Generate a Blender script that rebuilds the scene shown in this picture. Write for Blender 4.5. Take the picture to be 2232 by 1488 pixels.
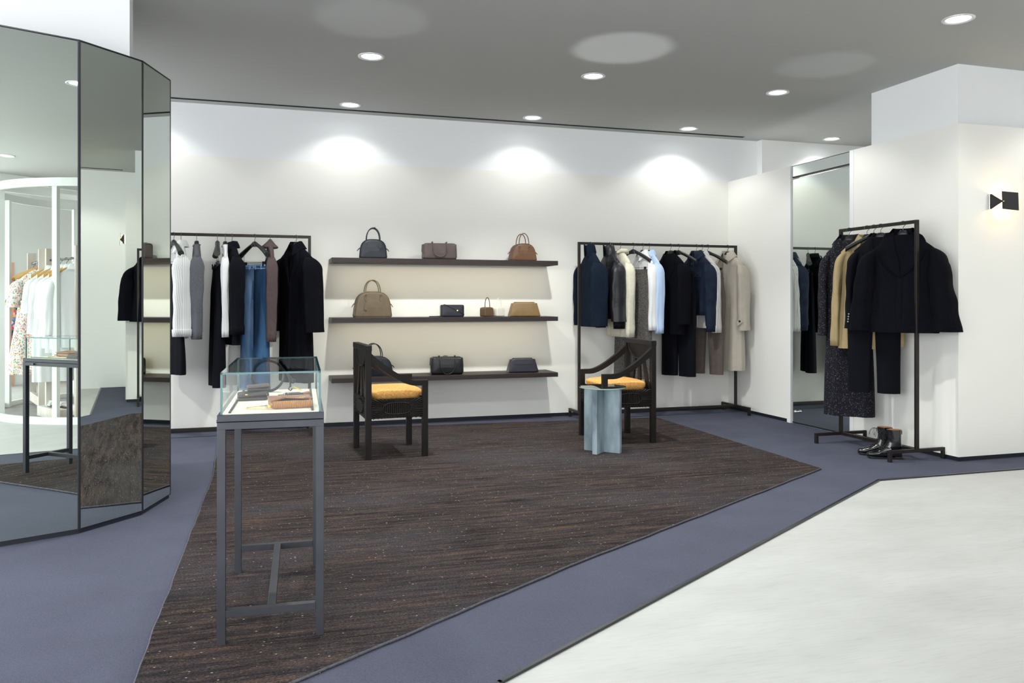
import bpy, bmesh, math, random
from mathutils import Vector, Matrix, Euler
for o in list(bpy.data.objects):
    bpy.data.objects.remove(o)
SC = bpy.context.scene
COL = SC.collection
R = math.radians
rnd = random.Random(7)

# ------------------------------------------------------------------ camera
cam = bpy.data.objects.new('camera', bpy.data.cameras.new('camera'))
COL.objects.link(cam)
cam.location = (0, 0, 1.18)
cam.rotation_euler = (R(90), 0, -0.2981)
cam.data.sensor_width = 36.0
cam.data.lens = 36.0 * 1752.0 / 2232.0
cam.data.shift_y = -(744.0 - 656.0) / 2232.0
cam.data.clip_start = 0.05
SC.camera = cam

# ------------------------------------------------------------------ exposure, world, lamps
SC.view_settings.view_transform = 'Standard'
SC.view_settings.look = 'None'
SC.view_settings.gamma = 1.0
SC.view_settings.use_curve_mapping = False
SC.view_settings.exposure = 1.0
SC.cycles.use_denoising = True
SC.cycles.max_bounces = 10
SC.cycles.diffuse_bounces = 5
SC.cycles.glossy_bounces = 6
SC.cycles.transparent_max_bounces = 16
SC.cycles.caustics_reflective = False
SC.cycles.caustics_refractive = False
SC.cycles.sample_clamp_indirect = 4.0
w = bpy.data.worlds.new('world'); SC.world = w
w.use_nodes = True
w.node_tree.nodes['Background'].inputs[0].default_value = (0.94, 0.97, 1.0, 1)
w.node_tree.nodes['Background'].inputs[1].default_value = 2.8

CEIL = 2.95
LX = [-4.48, -2.74, -1.0, 0.735, 2.47, 4.16, 5.91]
LY = [7.36, 5.86, 4.0, 2.2, 0.4, -1.6]
LAMPS = []
for yy in LY:
    for xx in LX:
        if -2.2 < xx < -0.5 and 4.5 < yy < 6.2:
            continue
        LAMPS.append((xx, yy))
def spot(name, loc, power, size, blend, color=(1, 1, 1), up=False, radius=0.05, rot=None):
    l = bpy.data.lights.new(name, 'SPOT')
    l.energy = power; l.spot_size = R(size); l.spot_blend = blend; l.color = color
    l.shadow_soft_size = radius
    o = bpy.data.objects.new(name, l); COL.objects.link(o); o.location = loc
    if up: o.rotation_euler = (R(180), 0, 0)
    if rot: o.rotation_euler = rot
    return o
for i, (xx, yy) in enumerate(LAMPS):
    pw = {7.36: 8 if xx < 4 else 12, 5.86: 94 if xx < 4 else 15, 4.0: 36 if xx < 4 else 17}.get(yy, 8)
    spot('downlight_beam', (xx, yy, CEIL - 0.004), pw, 126, 0.4, (0.98, 1.0, 0.955))
# added upward spots without fixtures, standing in for light reflected onto the ceiling
spot('added_bounce_spot', (2.40, 5.60, 0.55), 40, 16.5, 0.10, (0.9, 0.95, 1.0), up=True, rot=(R(180 + 10), 0, 0))
spot('added_bounce_spot', (0.64, 5.10, 0.50), 12, 17.5, 0.25, (0.9, 0.95, 1.0), up=True)
spot('added_bounce_spot', (4.03, 5.085, 0.50), 12, 16.5, 0.25, (0.9, 0.95, 1.0), up=True)

# ------------------------------------------------------------------ helpers
def link(o):
    COL.objects.link(o); return o
def tag(o, label, cat, group=None, kind=None):
    o['label'] = label; o['category'] = cat
    if group: o['group'] = group
    if kind: o['kind'] = kind
    return o
def thing(name, label, cat, loc=(0, 0, 0), rz=0.0, group=None):
    o = link(bpy.data.objects.new(name, None))
    o.location = loc; o.rotation_euler = (0, 0, rz); o.empty_display_size = 0.05
    return tag(o, label, cat, group)

def spl(pts, k=6):
    P = [Vector(p) for p in pts]; P = [P[0] * 2 - P[1]] + P + [P[-1] * 2 - P[-2]]; out = []
    for i in range(1, len(P) - 2):
        a, b, c, d = P[i - 1:i + 3]
        for j in range(k):
            t = j / k; out.append(.5 * ((2 * b) + (c - a) * t + (2 * a - 5 * b + 4 * c - d) * t * t + (3 * b - a - 3 * c + d) * t ** 3))
    return out + [P[-2]]
class MB:
    """collects faces; build() makes one mesh object"""
    def __init__(s):
        s.v = []; s.f = []; s.uv = []; s.sm = []
    def add(s, verts, faces, uvs=None, smooth=False):
        b = len(s.v); s.v += [tuple(v) for v in verts]
        for i, f in enumerate(faces):
            s.f.append(tuple(b + k for k in f)); s.sm.append(smooth)
            s.uv.append(uvs[i] if uvs else None)
        return s
    def box(s, c, d, rot=None, ch=0.0):
        hx, hy, hz = d[0] / 2, d[1] / 2, d[2] / 2
        c = Vector(c)
        def T(p):
            p = Vector(p)
            if rot is not None: p = rot @ p
            return c + p
        if ch <= 0:
            vs = [T((x * hx, y * hy, z * hz)) for x in (-1, 1) for y in (-1, 1) for z in (-1, 1)]
            s.add(vs, [(0, 1, 3, 2), (4, 6, 7, 5), (0, 4, 5, 1), (2, 3, 7, 6), (0, 2, 6, 4), (1, 5, 7, 3)])
            return s
        ch = min(ch, hx * .49 * 2, hy * .49 * 2, hz * .49 * 2)
        idx = {}; vs = []
        for x in (-1, 1):
            for y in (-1, 1):
                for z in (-1, 1):
                    for a in range(3):
                        p = [x * (hx - ch), y * (hy - ch), z * (hz - ch)]
                        p[a] = (x * hx, y * hy, z * hz)[a]
                        idx[(x, y, z, a)] = len(vs); vs.append(T(p))
        F = []
        for a in range(3):
            b, c2 = (a + 1) % 3, (a + 2) % 3
            for sg in (-1, 1):
                q = []
                for u, t in ((-1, -1), (1, -1), (1, 1), (-1, 1)):
                    k = [0, 0, 0]; k[a] = sg; k[b] = u; k[c2] = t
                    q.append(idx[(k[0], k[1], k[2], a)])
                F.append(q if sg > 0 else q[::-1])
            for u in (-1, 1):
                for t in (-1, 1):
                    k0 = [0, 0, 0]; k0[b] = u; k0[c2] = t; k0[a] = -1
                    k1 = list(k0); k1[a] = 1
                    q = [idx[(*k0, b)], idx[(*k1, b)], idx[(*k1, c2)], idx[(*k0, c2)]]
                    F.append(q if u * t < 0 else q[::-1])
        for x in (-1, 1):
            for y in (-1, 1):
                for z in (-1, 1):
                    q = [idx[(x, y, z, a)] for a in range(3)]
                    F.append(q if x * y * z > 0 else q[::-1])
        s.add(vs, F)
        return s
    def loft(s, rings, cap0=False, cap1=False, closed=True, smooth=True):
        n = len(rings[0]); vs = [p for r in rings for p in r]; F = []; U = []
        acc = []
        for r in rings:
            a = [0.0]
            for k in range(n):
                a.append(a[-1] + (Vector(r[(k + 1) % n]) - Vector(r[k])).length)
            acc.append(a)
        vv = [0.0]
        for i in range(1, len(rings)):
            vv.append(vv[-1] + (Vector(rings[i][0]) - Vector(rings[i - 1][0])).length)
        for i in range(len(rings) - 1):
            for k in range(n if closed else n - 1):
                k2 = (k + 1) % n
                F.append((i * n + k, i * n + k2, (i + 1) * n + k2, (i + 1) * n + k))
                a, b = acc[i], acc[i + 1]
                U.append(((a[k], vv[i]), (a[k + 1], vv[i]), (b[k + 1], vv[i + 1]), (b[k], vv[i + 1])))
        s.add(vs, F, U, smooth)
        if cap0: s.add(rings[0], [tuple(range(n))[::-1]], None, False)
        if cap1: s.add(rings[-1], [tuple(range(n))], None, False)
        return s
    def tube(s, pts, r, n=8, closed=False, caps=True, flat=None):
        P = [Vector(p) for p in pts]; m = len(P)
        def tan(i):
            if closed: return (P[(i + 1) % m] - P[(i - 1) % m]).normalized()
            return (P[min(i + 1, m - 1)] - P[max(i - 1, 0)]).normalized()
        t = tan(0); up = Vector((0, 0, 1)) if abs(t.z) < .9 else Vector((1, 0, 0))
        nrm = (up - t * up.dot(t)).normalized()
        rings = []
        for i in range(m):
            t = tan(i); nrm = (nrm - t * nrm.dot(t))
            nrm = nrm.normalized() if nrm.length > 1e-6 else t.orthogonal().normalized()
            b = t.cross(nrm)
            rr = r[i] if isinstance(r, (list, tuple)) else r
            fl = flat or 1.0
            rings.append([P[i] + nrm * (math.cos(a) * rr) + b * (math.sin(a) * rr * fl)
                          for a in [2 * math.pi * k / n for k in range(n)]])
        if closed: rings.append(rings[0])
        s.loft(rings, caps and not closed, caps and not closed)
        return s
    def cyl(s, p0, p1, r, n=16, r1=None, smooth=True):
        p0, p1 = Vector(p0), Vector(p1)
        t = (p1 - p0).normalized(); a = t.orthogonal().normalized(); b = t.cross(a)
        r1 = r if r1 is None else r1
        r0 = [p0 + a * (math.cos(q) * r) + b * (math.sin(q) * r) for q in [2 * math.pi * k / n for k in range(n)]]
        rr = [p1 + a * (math.cos(q) * r1) + b * (math.sin(q) * r1) for q in [2 * math.pi * k / n for k in range(n)]]
        s.loft([r0, rr], True, True, smooth=smooth)
        return s
    def prism(s, outline, fn, smooth=False):
        """outline: 2-D loop; fn(u, v, k) -> 3-D point with k = 0, 1 for the two caps"""
        n = len(outline)
        a = [fn(u, v, 0) for u, v in outline]; b = [fn(u, v, 1) for u, v in outline]
        s.add(a + b, [tuple(range(n))[::-1], tuple(range(n, 2 * n))] +
              [(i, (i + 1) % n, n + (i + 1) % n, n + i) for i in range(n)], None, smooth)
        return s
    def sphere(s, c, r, nu=12, nv=8, sc=(1, 1, 1)):
        c = Vector(c); rings = []
        for i in range(nv + 1):
            t = math.pi * i / nv
            rr = max(1e-4, math.sin(t)) * r
            rings.append([c + Vector((math.cos(a) * rr * sc[0], math.sin(a) * rr * sc[1], -math.cos(t) * r * sc[2]))
                          for a in [2 * math.pi * k / nu for k in range(nu)]])
        s.loft(rings)
        return s
    def build(s, name, m, parent=None, loc=None, rot=None):
        me = bpy.data.meshes.new(name)
        me.from_pydata(s.v, [], s.f)
        me.polygons.foreach_set('use_smooth', s.sm)
        if any(u is not None for u in s.uv):
            uv = me.uv_layers.new(name='UVMap')
            for p, u in zip(me.polygons, s.uv):
                if u is None: continue
                for li, c in zip(p.loop_indices, u): uv.data[li].uv = c
        bm = bmesh.new(); bm.from_mesh(me)
        bmesh.ops.recalc_face_normals(bm, faces=bm.faces)
        bm.to_mesh(me); bm.free()
        me.materials.append(m)
        o = link(bpy.data.objects.new(name, me))
        if parent: o.parent = parent
        if loc: o.location = loc
        if rot: o.rotation_euler = rot
        return o

def copy_tree(o, parent=None):
    c = link(o.copy()); c.parent = parent
    for ch in list(o.children): copy_tree(ch, c)
    return c
def struct(o):
    o['kind'] = 'structure'; return o

# ------------------------------------------------------------------ materials
def newmat(name):
    m = bpy.data.materials.new(name); m.use_nodes = True
    nt = m.node_tree; b = nt.nodes['Principled BSDF']
    return m, nt, b
def mat(name, col, rough=.6, metal=0.0, spec=.4, var=.0, vscale=8.0, vstretch=(1, 1, 1), bump=0.0, bscale=60.0,
        bstretch=(1, 1, 1), col2=None, coat=0.0, detail=4):
    m, nt, b = newmat(name)
    N, L = nt.nodes, nt.links
    b.inputs['Roughness'].default_value = rough; b.inputs['Metallic'].default_value = metal
    b.inputs['Specular IOR Level'].default_value = spec
    b.inputs['Coat Weight'].default_value = coat; b.inputs['Coat Roughness'].default_value = .1
    b.inputs['Base Color'].default_value = (*col, 1)
    tc = N.new('ShaderNodeTexCoord')
    if var > 0 or col2:
        mp = N.new('ShaderNodeMapping'); mp.inputs['Scale'].default_value = vstretch
        ns = N.new('ShaderNodeTexNoise'); ns.inputs['Scale'].default_value = vscale; ns.inputs['Detail'].default_value = detail
        cr = N.new('ShaderNodeValToRGB')
        c2 = col2 or tuple(min(1, c * (1 + var)) for c in col)
        c1 = col if col2 else tuple(c * (1 - var) for c in col)
        cr.color_ramp.elements[0].color = (*c1, 1); cr.color_ramp.elements[1].color = (*c2, 1)
        cr.color_ramp.elements[0].position = .3; cr.color_ramp.elements[1].position = .7
        L.new(tc.outputs['Object'], mp.inputs[0]); L.new(mp.outputs[0], ns.inputs['Vector'])
        L.new(ns.outputs['Fac'], cr.inputs[0]); L.new(cr.outputs[0], b.inputs['Base Color'])
    if bump > 0:
        mp = N.new('ShaderNodeMapping'); mp.inputs['Scale'].default_value = bstretch
        ns = N.new('ShaderNodeTexNoise'); ns.inputs['Scale'].default_value = bscale; ns.inputs['Detail'].default_value = 3
        bp = N.new('ShaderNodeBump'); bp.inputs['Strength'].default_value = bump; bp.inputs['Distance'].default_value = .01
        L.new(tc.outputs['Object'], mp.inputs[0]); L.new(mp.outputs[0], ns.inputs['Vector'])
        L.new(ns.outputs['Fac'], bp.inputs['Height']); L.new(bp.outputs[0], b.inputs['Normal'])
    return m
def emit(name, col, strength):
    m, nt, b = newmat(name)
    b.inputs['Base Color'].default_value = (*col, 1)
    b.inputs['Emission Color'].default_value = (*col, 1); b.inputs['Emission Strength'].default_value = strength
    return m
def stripes(name, base, line, period, width, rough=.8, thin=None):
    """stripes that run along the cloth (UV u = distance around)"""
    m, nt, b = newmat(name); N, L = nt.nodes, nt.links
    uv = N.new('ShaderNodeUVMap'); sp = N.new('ShaderNodeSeparateXYZ'); L.new(uv.outputs[0], sp.inputs[0])
    d = N.new('ShaderNodeMath'); d.operation = 'DIVIDE'; d.inputs[1].default_value = period; L.new(sp.outputs[0], d.inputs[0])
    fr = N.new('ShaderNodeMath'); fr.operation = 'FRACT'; L.new(d.outputs[0], fr.inputs[0])
    lt = N.new('ShaderNodeMath'); lt.operation = 'LESS_THAN'; lt.inputs[1].default_value = width; L.new(fr.outputs[0], lt.inputs[0])
    mx = N.new('ShaderNodeMix'); mx.data_type = 'RGBA'
    mx.inputs['A'].default_value = (*base, 1); mx.inputs['B'].default_value = (*line, 1)
    L.new(lt.outputs[0], mx.inputs['Factor']); L.new(mx.outputs['Result'], b.inputs['Base Color'])
    b.inputs['Roughness'].default_value = rough; b.inputs['Specular IOR Level'].default_value = .2
    return m
def speckle(name, base, dot, scale, thr, rough=.9, base2=None, bump=.3, density=None, stretch=(1, 1, 1)):
    m, nt, b = newmat(name); N, L = nt.nodes, nt.links
    tc = N.new('ShaderNodeTexCoord')
    mp = N.new('ShaderNodeMapping'); mp.inputs['Scale'].default_value = stretch; L.new(tc.outputs['Object'], mp.inputs[0])
    vo = N.new('ShaderNodeTexVoronoi'); vo.inputs['Scale'].default_value = scale; L.new(mp.outputs[0], vo.inputs['Vector'])
    lt = N.new('ShaderNodeMath'); lt.operation = 'LESS_THAN'; lt.inputs[1].default_value = thr; L.new(vo.outputs['Distance'], lt.inputs[0])
    sp = N.new('ShaderNodeSeparateColor'); L.new(vo.outputs['Color'], sp.inputs[0])
    gt = N.new('ShaderNodeMath'); gt.operation = 'GREATER_THAN'; gt.inputs[1].default_value = density or .5; L.new(sp.outputs[0], gt.inputs[0])
    mu = N.new('ShaderNodeMath'); mu.operation = 'MULTIPLY'; L.new(lt.outputs[0], mu.inputs[0]); L.new(gt.outputs[0], mu.inputs[1])
    ns = N.new('ShaderNodeTexNoise'); ns.inputs['Scale'].default_value = scale * .8; ns.inputs['Detail'].default_value = 5
    L.new(mp.outputs[0], ns.inputs['Vector'])
    cr = N.new('ShaderNodeValToRGB'); b2 = base2 or tuple(c * 1.8 for c in base)
    cr.color_ramp.elements[0].color = (*base, 1); cr.color_ramp.elements[1].color = (*b2, 1)
    cr.color_ramp.elements[0].position = .4; cr.color_ramp.elements[1].position = .65
    L.new(ns.outputs['Fac'], cr.inputs[0])
    mx = N.new('ShaderNodeMix'); mx.data_type = 'RGBA'; mx.inputs['B'].default_value = (*dot, 1)
    L.new(mu.outputs[0], mx.inputs['Factor']); L.new(cr.outputs[0], mx.inputs['A']); L.new(mx.outputs['Result'], b.inputs['Base Color'])
    b.inputs['Roughness'].default_value = rough; b.inputs['Specular IOR Level'].default_value = .2
    bp = N.new('ShaderNodeBump'); bp.inputs['Strength'].default_value = bump; bp.inputs['Distance'].default_value = .005
    L.new(ns.outputs['Fac'], bp.inputs['Height']); L.new(bp.outputs[0], b.inputs['Normal'])
    return m
def glassmat(name, tint, refl=1.0, rough=0.0, ior=1.5, transp=(1, 1, 1)):
    m = bpy.data.materials.new(name); m.use_nodes = True; nt = m.node_tree; N, L = nt.nodes, nt.links
    N.remove(N['Principled BSDF']); out = N['Material Output']
    tr = N.new('ShaderNodeBsdfTransparent'); tr.inputs[0].default_value = (*transp, 1)
    gl = N.new('ShaderNodeBsdfGlossy'); gl.inputs['Color'].default_value = (*tint, 1); gl.inputs['Roughness'].default_value = rough
    fr = N.new('ShaderNodeLayerWeight'); fr.inputs['Blend'].default_value = .5
    pw = N.new('ShaderNodeMath'); pw.operation = 'POWER'; pw.inputs[1].default_value = 5; L.new(fr.outputs['Facing'], pw.inputs[0])
    ma = N.new('ShaderNodeMath'); ma.operation = 'MULTIPLY_ADD'; ma.inputs[1].default_value = .92; ma.inputs[2].default_value = .05; L.new(pw.outputs[0], ma.inputs[0])
    mu = N.new('ShaderNodeMath'); mu.operation = 'MULTIPLY'; mu.use_clamp = True; mu.inputs[1].default_value = refl
    mx = N.new('ShaderNodeMixShader')
    L.new(ma.outputs[0], mu.inputs[0]); L.new(mu.outputs[0], mx.inputs[0]); L.new(tr.outputs[0], mx.inputs[1]); L.new(gl.outputs[0], mx.inputs[2])
    L.new(mx.outputs[0], out.inputs[0])
    return m

M = {}
M['wall'] = mat('wall_paint', (.87, .86, .81), .75, spec=.25, bump=.03, bscale=40)
M['wallup'] = mat('upper_wall_paint', (.86, .875, .88), .8, spec=.2)
M['wallwhite'] = mat('white_paint', (.86, .86, .85), .8, spec=.2)
M['peach'] = mat('peach_paint', (.80, .47, .34), .8, spec=.2)
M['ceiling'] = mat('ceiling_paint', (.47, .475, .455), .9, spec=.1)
M['skirt'] = mat('black_skirting', (.012, .013, .022), .5)
M['black'] = mat('black_matte', (.012, .012, .013), .5)
M['blacktrim'] = mat('black_edge_trim', (.015, .016, .02), .35, spec=.5)
M['steel'] = mat('dark_bronze_steel', (.024, .020, .018), .45, metal=.5, spec=.5, var=.15, vscale=12)
M['casemetal'] = mat('grey_case_metal', (.042, .044, .052), .42, metal=.45, var=.12, vscale=10)
M['mirror'] = mat('mirror_silver', (.76, .825, .765), .004, metal=1.0)
M['mirrordoor'] = mat('door_mirror_silver', (.76, .81, .76), .004, metal=1.0)
M['trimring'] = mat('downlight_ring', (.75, .76, .78), .35, metal=.3)
M['chrome'] = mat('chrome', (.8, .8, .8), .12, metal=1.0)
M['gold'] = mat('gold_metal', (.85, .6, .2), .25, metal=1.0)
M['lens'] = emit('downlight_lens', (.93, .98, 1.0), 9.0)
M['woodshelf'] = mat('dark_stained_oak', (.028, .019, .019), .45, var=.35, vscale=30, vstretch=(.6, 8, 14), bump=.08, bscale=50, bstretch=(.6, 8, 14))
M['chairwood'] = mat('ebonised_wood', (.0085, .0065, .006), .45, spec=.24, var=.3, vscale=25, vstretch=(1, 1, .15), bump=.05, bscale=60, bstretch=(1, 1, .2))
M['slate'] = mat('blue_grey_slate', (.085, .12, .15), .42, spec=.5, col2=(.36, .45, .50), vscale=5.5, vstretch=(1.5, 1.5, .55), bump=.15, bscale=22, detail=9)
M['glassedge'] = mat('teal_glass_edge', (.004, .095, .10), .08, spec=.6)
M['paleedge'] = mat('pale_green_glass_edge', (.42, .62, .54), .15, spec=.6)
M['glass'] = glassmat('clear_glass', (1, 1, 1), .4, transp=(.93, .97, .955))
M['glasstop'] = glassmat('case_top_glass', (1, 1, 1), 1.0, transp=(.90, .96, .94))
M['tableglass'] = glassmat('table_glass', (.95, 1, .97), 2.2, transp=(.55, .64, .60))
M['casebase'] = mat('cream_suede', (.83, .78, .67), .9, spec=.1)
# cloth
M['black_wool'] = mat('black_wool', (.0038, .0040, .0065), .95, spec=.08, var=.25, vscale=60, bump=.15, bscale=300)
M['black_twill'] = mat('black_twill', (.0042, .0045, .0075), .88, spec=.12, bump=.1, bscale=250)
M['navy_wool'] = mat('navy_wool', (.0062, .0115, .023), .95, spec=.12, var=.2, vscale=60, bump=.15, bscale=300)
M['leather_black'] = mat('black_leather', (.007, .0075, .0105), .42, spec=.42, bump=.25, bscale=45)
M['cream_knit'] = mat('cream_jersey', (.66, .63, .51), .9, spec=.1, var=.05, vscale=50, bump=.12, bscale=220)
M['tweed'] = speckle('grey_tweed', (.025, .024, .024), (.35, .34, .32), 330, .38, base2=(.10, .095, .09), density=.45)
M['white_cotton'] = mat('white_cotton', (.80, .81, .82), .85, spec=.15, bump=.1, bscale=90)
M['blue_cotton'] = stripes('pale_blue_stripe', (.42, .56, .82), (.58, .70, .90), .006, .4)
M['denim_dark'] = mat('dark_denim', (.006, .011, .025), .85, spec=.2, col2=(.013, .022, .045), vscale=14, bump=.2, bscale=350)
M['denim_blue'] = mat('washed_denim', (.10, .225, .46), .88, spec=.15, col2=(.27, .43, .66), vscale=4, vstretch=(3, 3, .8), bump=.2, bscale=350)
M['denim_mid'] = mat('mid_denim', (.028, .075, .16), .88, spec=.15, col2=(.05, .12, .23), vscale=5, vstretch=(3, 3, .8), bump=.2, bscale=350)
M['pinstripe'] = stripes('grey_white_stripe', (.74, .73, .71), (.16, .15, .16), .014, .28)
M['shirtstripe'] = stripes('white_grey_stripe', (.77, .78, .77), (.46, .47, .49), .017, .20)
M['taupe'] = mat('taupe_twill', (.12, .095, .085), .85, spec=.15, var=.1, vscale=20, bump=.12, bscale=260)
M['trench'] = mat('beige_gabardine', (.44, .395, .335), .75, spec=.25, var=.05, vscale=12, bump=.08, bscale=220)
M['grey_knit'] = speckle('grey_melange', (.085, .09, .105), (.20, .21, .23), 420, .35, base2=(.14, .145, .16), density=.5, bump=.2)
M['mauve'] = mat('mauve_brown_jersey', (.090, .068, .067), .9, spec=.12, var=.08, vscale=40, bump=.12, bscale=220)
M['camel'] = mat('camel_cotton', (.37, .285, .15), .85, spec=.15, var=.06, vscale=14, bump=.1, bscale=160)
M['specklewool'] = speckle('speckled_black_wool', (.006, .006, .010), (.60, .58, .60), 150, .19, base2=(.018, .018, .025), density=.62, bump=.5)
M['lining'] = mat('dark_lining', (.02, .02, .024), .5)
M['button'] = mat('dark_button', (.02, .018, .018), .25)
M['hanger'] = mat('black_hanger_plastic', (.009, .010, .010), .36, spec=.4)
M['wire'] = mat('hanger_wire', (.10, .105, .11), .3, metal=.9)
M['stitch'] = mat('tan_stitching', (.45, .40, .33), .8)
# leathers
def lea(n, c, r=.42): return mat(n, c, r, spec=.42, var=.10, vscale=14, bump=.10, bscale=190)
M['l_navy'] = lea('navy_black_leather', (.013, .018, .025), .38)
M['l_mauve'] = lea('mauve_leather', (.085, .062, .058), .45)
M['l_brown'] = lea('brown_leather', (.145, .072, .036), .42)
M['l_taupe'] = lea('taupe_leather', (.150, .112, .066), .45)
M['l_black'] = lea('black_bag_leather', (.007, .008, .011), .33)
M['l_ink'] = lea('ink_blue_leather', (.012, .013, .023), .35)
M['l_olive'] = lea('olive_brown_leather', (.175, .105, .036), .36)
M['l_choc'] = lea('chocolate_leather', (.115, .07, .035), .42)
M['l_white'] = lea('cream_leather', (.74, .72, .64), .45)
M['l_tan'] = lea('tan_leather', (.30, .115, .045), .45)
M['l_darkbrown'] = lea('dark_brown_leather', (.045, .034, .030), .5)
M['patent'] = mat('black_patent_leather', (.006, .007, .008), .10, spec=.7, coat=.6, bump=.1, bscale=30)
M['bootlining'] = mat('tan_boot_lining', (.42, .20, .10), .7)
M['sole'] = mat('black_rubber_sole', (.01, .01, .011), .4)
M['yellow'] = mat('yellow_leather', (.78, .50, .03), .5)
M['woodhanger'] = mat('beech_hanger', (.60, .36, .13), .45, var=.15, vscale=18, vstretch=(1, 1, 4))
M['palewood'] = mat('limewashed_wood', (.55, .47, .40), .7, col2=(.72, .70, .66), vscale=6, vstretch=(1, 1, .3))
M['whitemetal'] = mat('white_painted_metal', (.80, .82, .80), .5)

# woven cushion
def cushion_mat():
    m, nt, b = newmat('orange_woven_fabric'); N, L = nt.nodes, nt.links
    tc = N.new('ShaderNodeTexCoord')
    ck = N.new('ShaderNodeTexChecker'); ck.inputs['Scale'].default_value = 170
    mp = N.new('ShaderNodeMapping'); mp.inputs['Rotation'].default_value = (R(20), R(20), R(45)); L.new(tc.outputs['Object'], mp.inputs[0])
    L.new(mp.outputs[0], ck.inputs['Vector'])
    ck.inputs['Color1'].default_value = (.82, .42, .12, 1); ck.inputs['Color2'].default_value = (.58, .24, .045, 1)
    ns = N.new('ShaderNodeTexNoise'); ns.inputs['Scale'].default_value = 60; L.new(tc.outputs['Object'], ns.inputs['Vector'])
    mx = N.new('ShaderNodeMix'); mx.data_type = 'RGBA'; mx.inputs['B'].default_value = (.88, .56, .20, 1)
    mr = N.new('ShaderNodeMapRange'); mr.inputs['From Min'].default_value = .45; mr.inputs['From Max'].default_value = .7; mr.inputs['To Max'].default_value = .6
    L.new(ns.outputs['Fac'], mr.inputs[0]); L.new(mr.outputs[0], mx.inputs['Factor']); L.new(ck.outputs['Color'], mx.inputs['A'])
    L.new(mx.outputs['Result'], b.inputs['Base Color']); b.inputs['Roughness'].default_value = .8
    bp = N.new('ShaderNodeBump'); bp.inputs['Strength'].default_value = .5; bp.inputs['Distance'].default_value = .004
    L.new(ck.outputs['Fac'], bp.inputs['Height']); L.new(bp.outputs[0], b.inputs['Normal'])
    return m
M['cushion'] = cushion_mat()

def carpet_mat():
    m, nt, b = newmat('blue_grey_woven_carpet'); N, L = nt.nodes, nt.links
    tc = N.new('ShaderNodeTexCoord')
    wv = N.new('ShaderNodeTexWave'); wv.wave_type = 'BANDS'; wv.bands_direction = 'Y'
    wv.inputs['Scale'].default_value = 55; wv.inputs['Distortion'].default_value = 2.0; wv.inputs['Detail Scale'].default_value = 12
    L.new(tc.outputs['Object'], wv.inputs['Vector'])
    n1 = N.new('ShaderNodeTexNoise'); n1.inputs['Scale'].default_value = 350; n1.inputs['Detail'].default_value = 2; L.new(tc.outputs['Object'], n1.inputs['Vector'])
    n2 = N.new('ShaderNodeTexNoise'); n2.inputs['Scale'].default_value = 3; L.new(tc.outputs['Object'], n2.inputs['Vector'])
    ad = N.new('ShaderNodeMath'); ad.operation = 'ADD'; L.new(n1.outputs['Fac'], ad.inputs[0])
    m2 = N.new('ShaderNodeMath'); m2.operation = 'MULTIPLY'; m2.inputs[1].default_value = .45; L.new(wv.outputs['Fac'], m2.inputs[0]); L.new(m2.outputs[0], ad.inputs[1])
    m3 = N.new('ShaderNodeMath'); m3.operation = 'MULTIPLY_ADD'; m3.inputs[1].default_value = .35; L.new(n2.outputs['Fac'], m3.inputs[0]); L.new(ad.outputs[0], m3.inputs[2])
    cr = N.new('ShaderNodeValToRGB')
    cr.color_ramp.elements[0].position = .45; cr.color_ramp.elements[1].position = 1.25 if False else 1.0
    cr.color_ramp.elements[0].color = (.039, .0415, .062, 1); cr.color_ramp.elements[1].color = (.103, .109, .154, 1)
    L.new(m3.outputs[0], cr.inputs[0]); L.new(cr.outputs[0], b.inputs['Base Color'])
    b.inputs['Roughness'].default_value = .95; b.inputs['Specular IOR Level'].default_value = .15
    bp = N.new('ShaderNodeBump'); bp.inputs['Strength'].default_value = .5; bp.inputs['Distance'].default_value = .004
    L.new(ad.outputs[0], bp.inputs['Height']); L.new(bp.outputs[0], b.inputs['Normal'])
    return m
M['carpet'] = carpet_mat()

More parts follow.
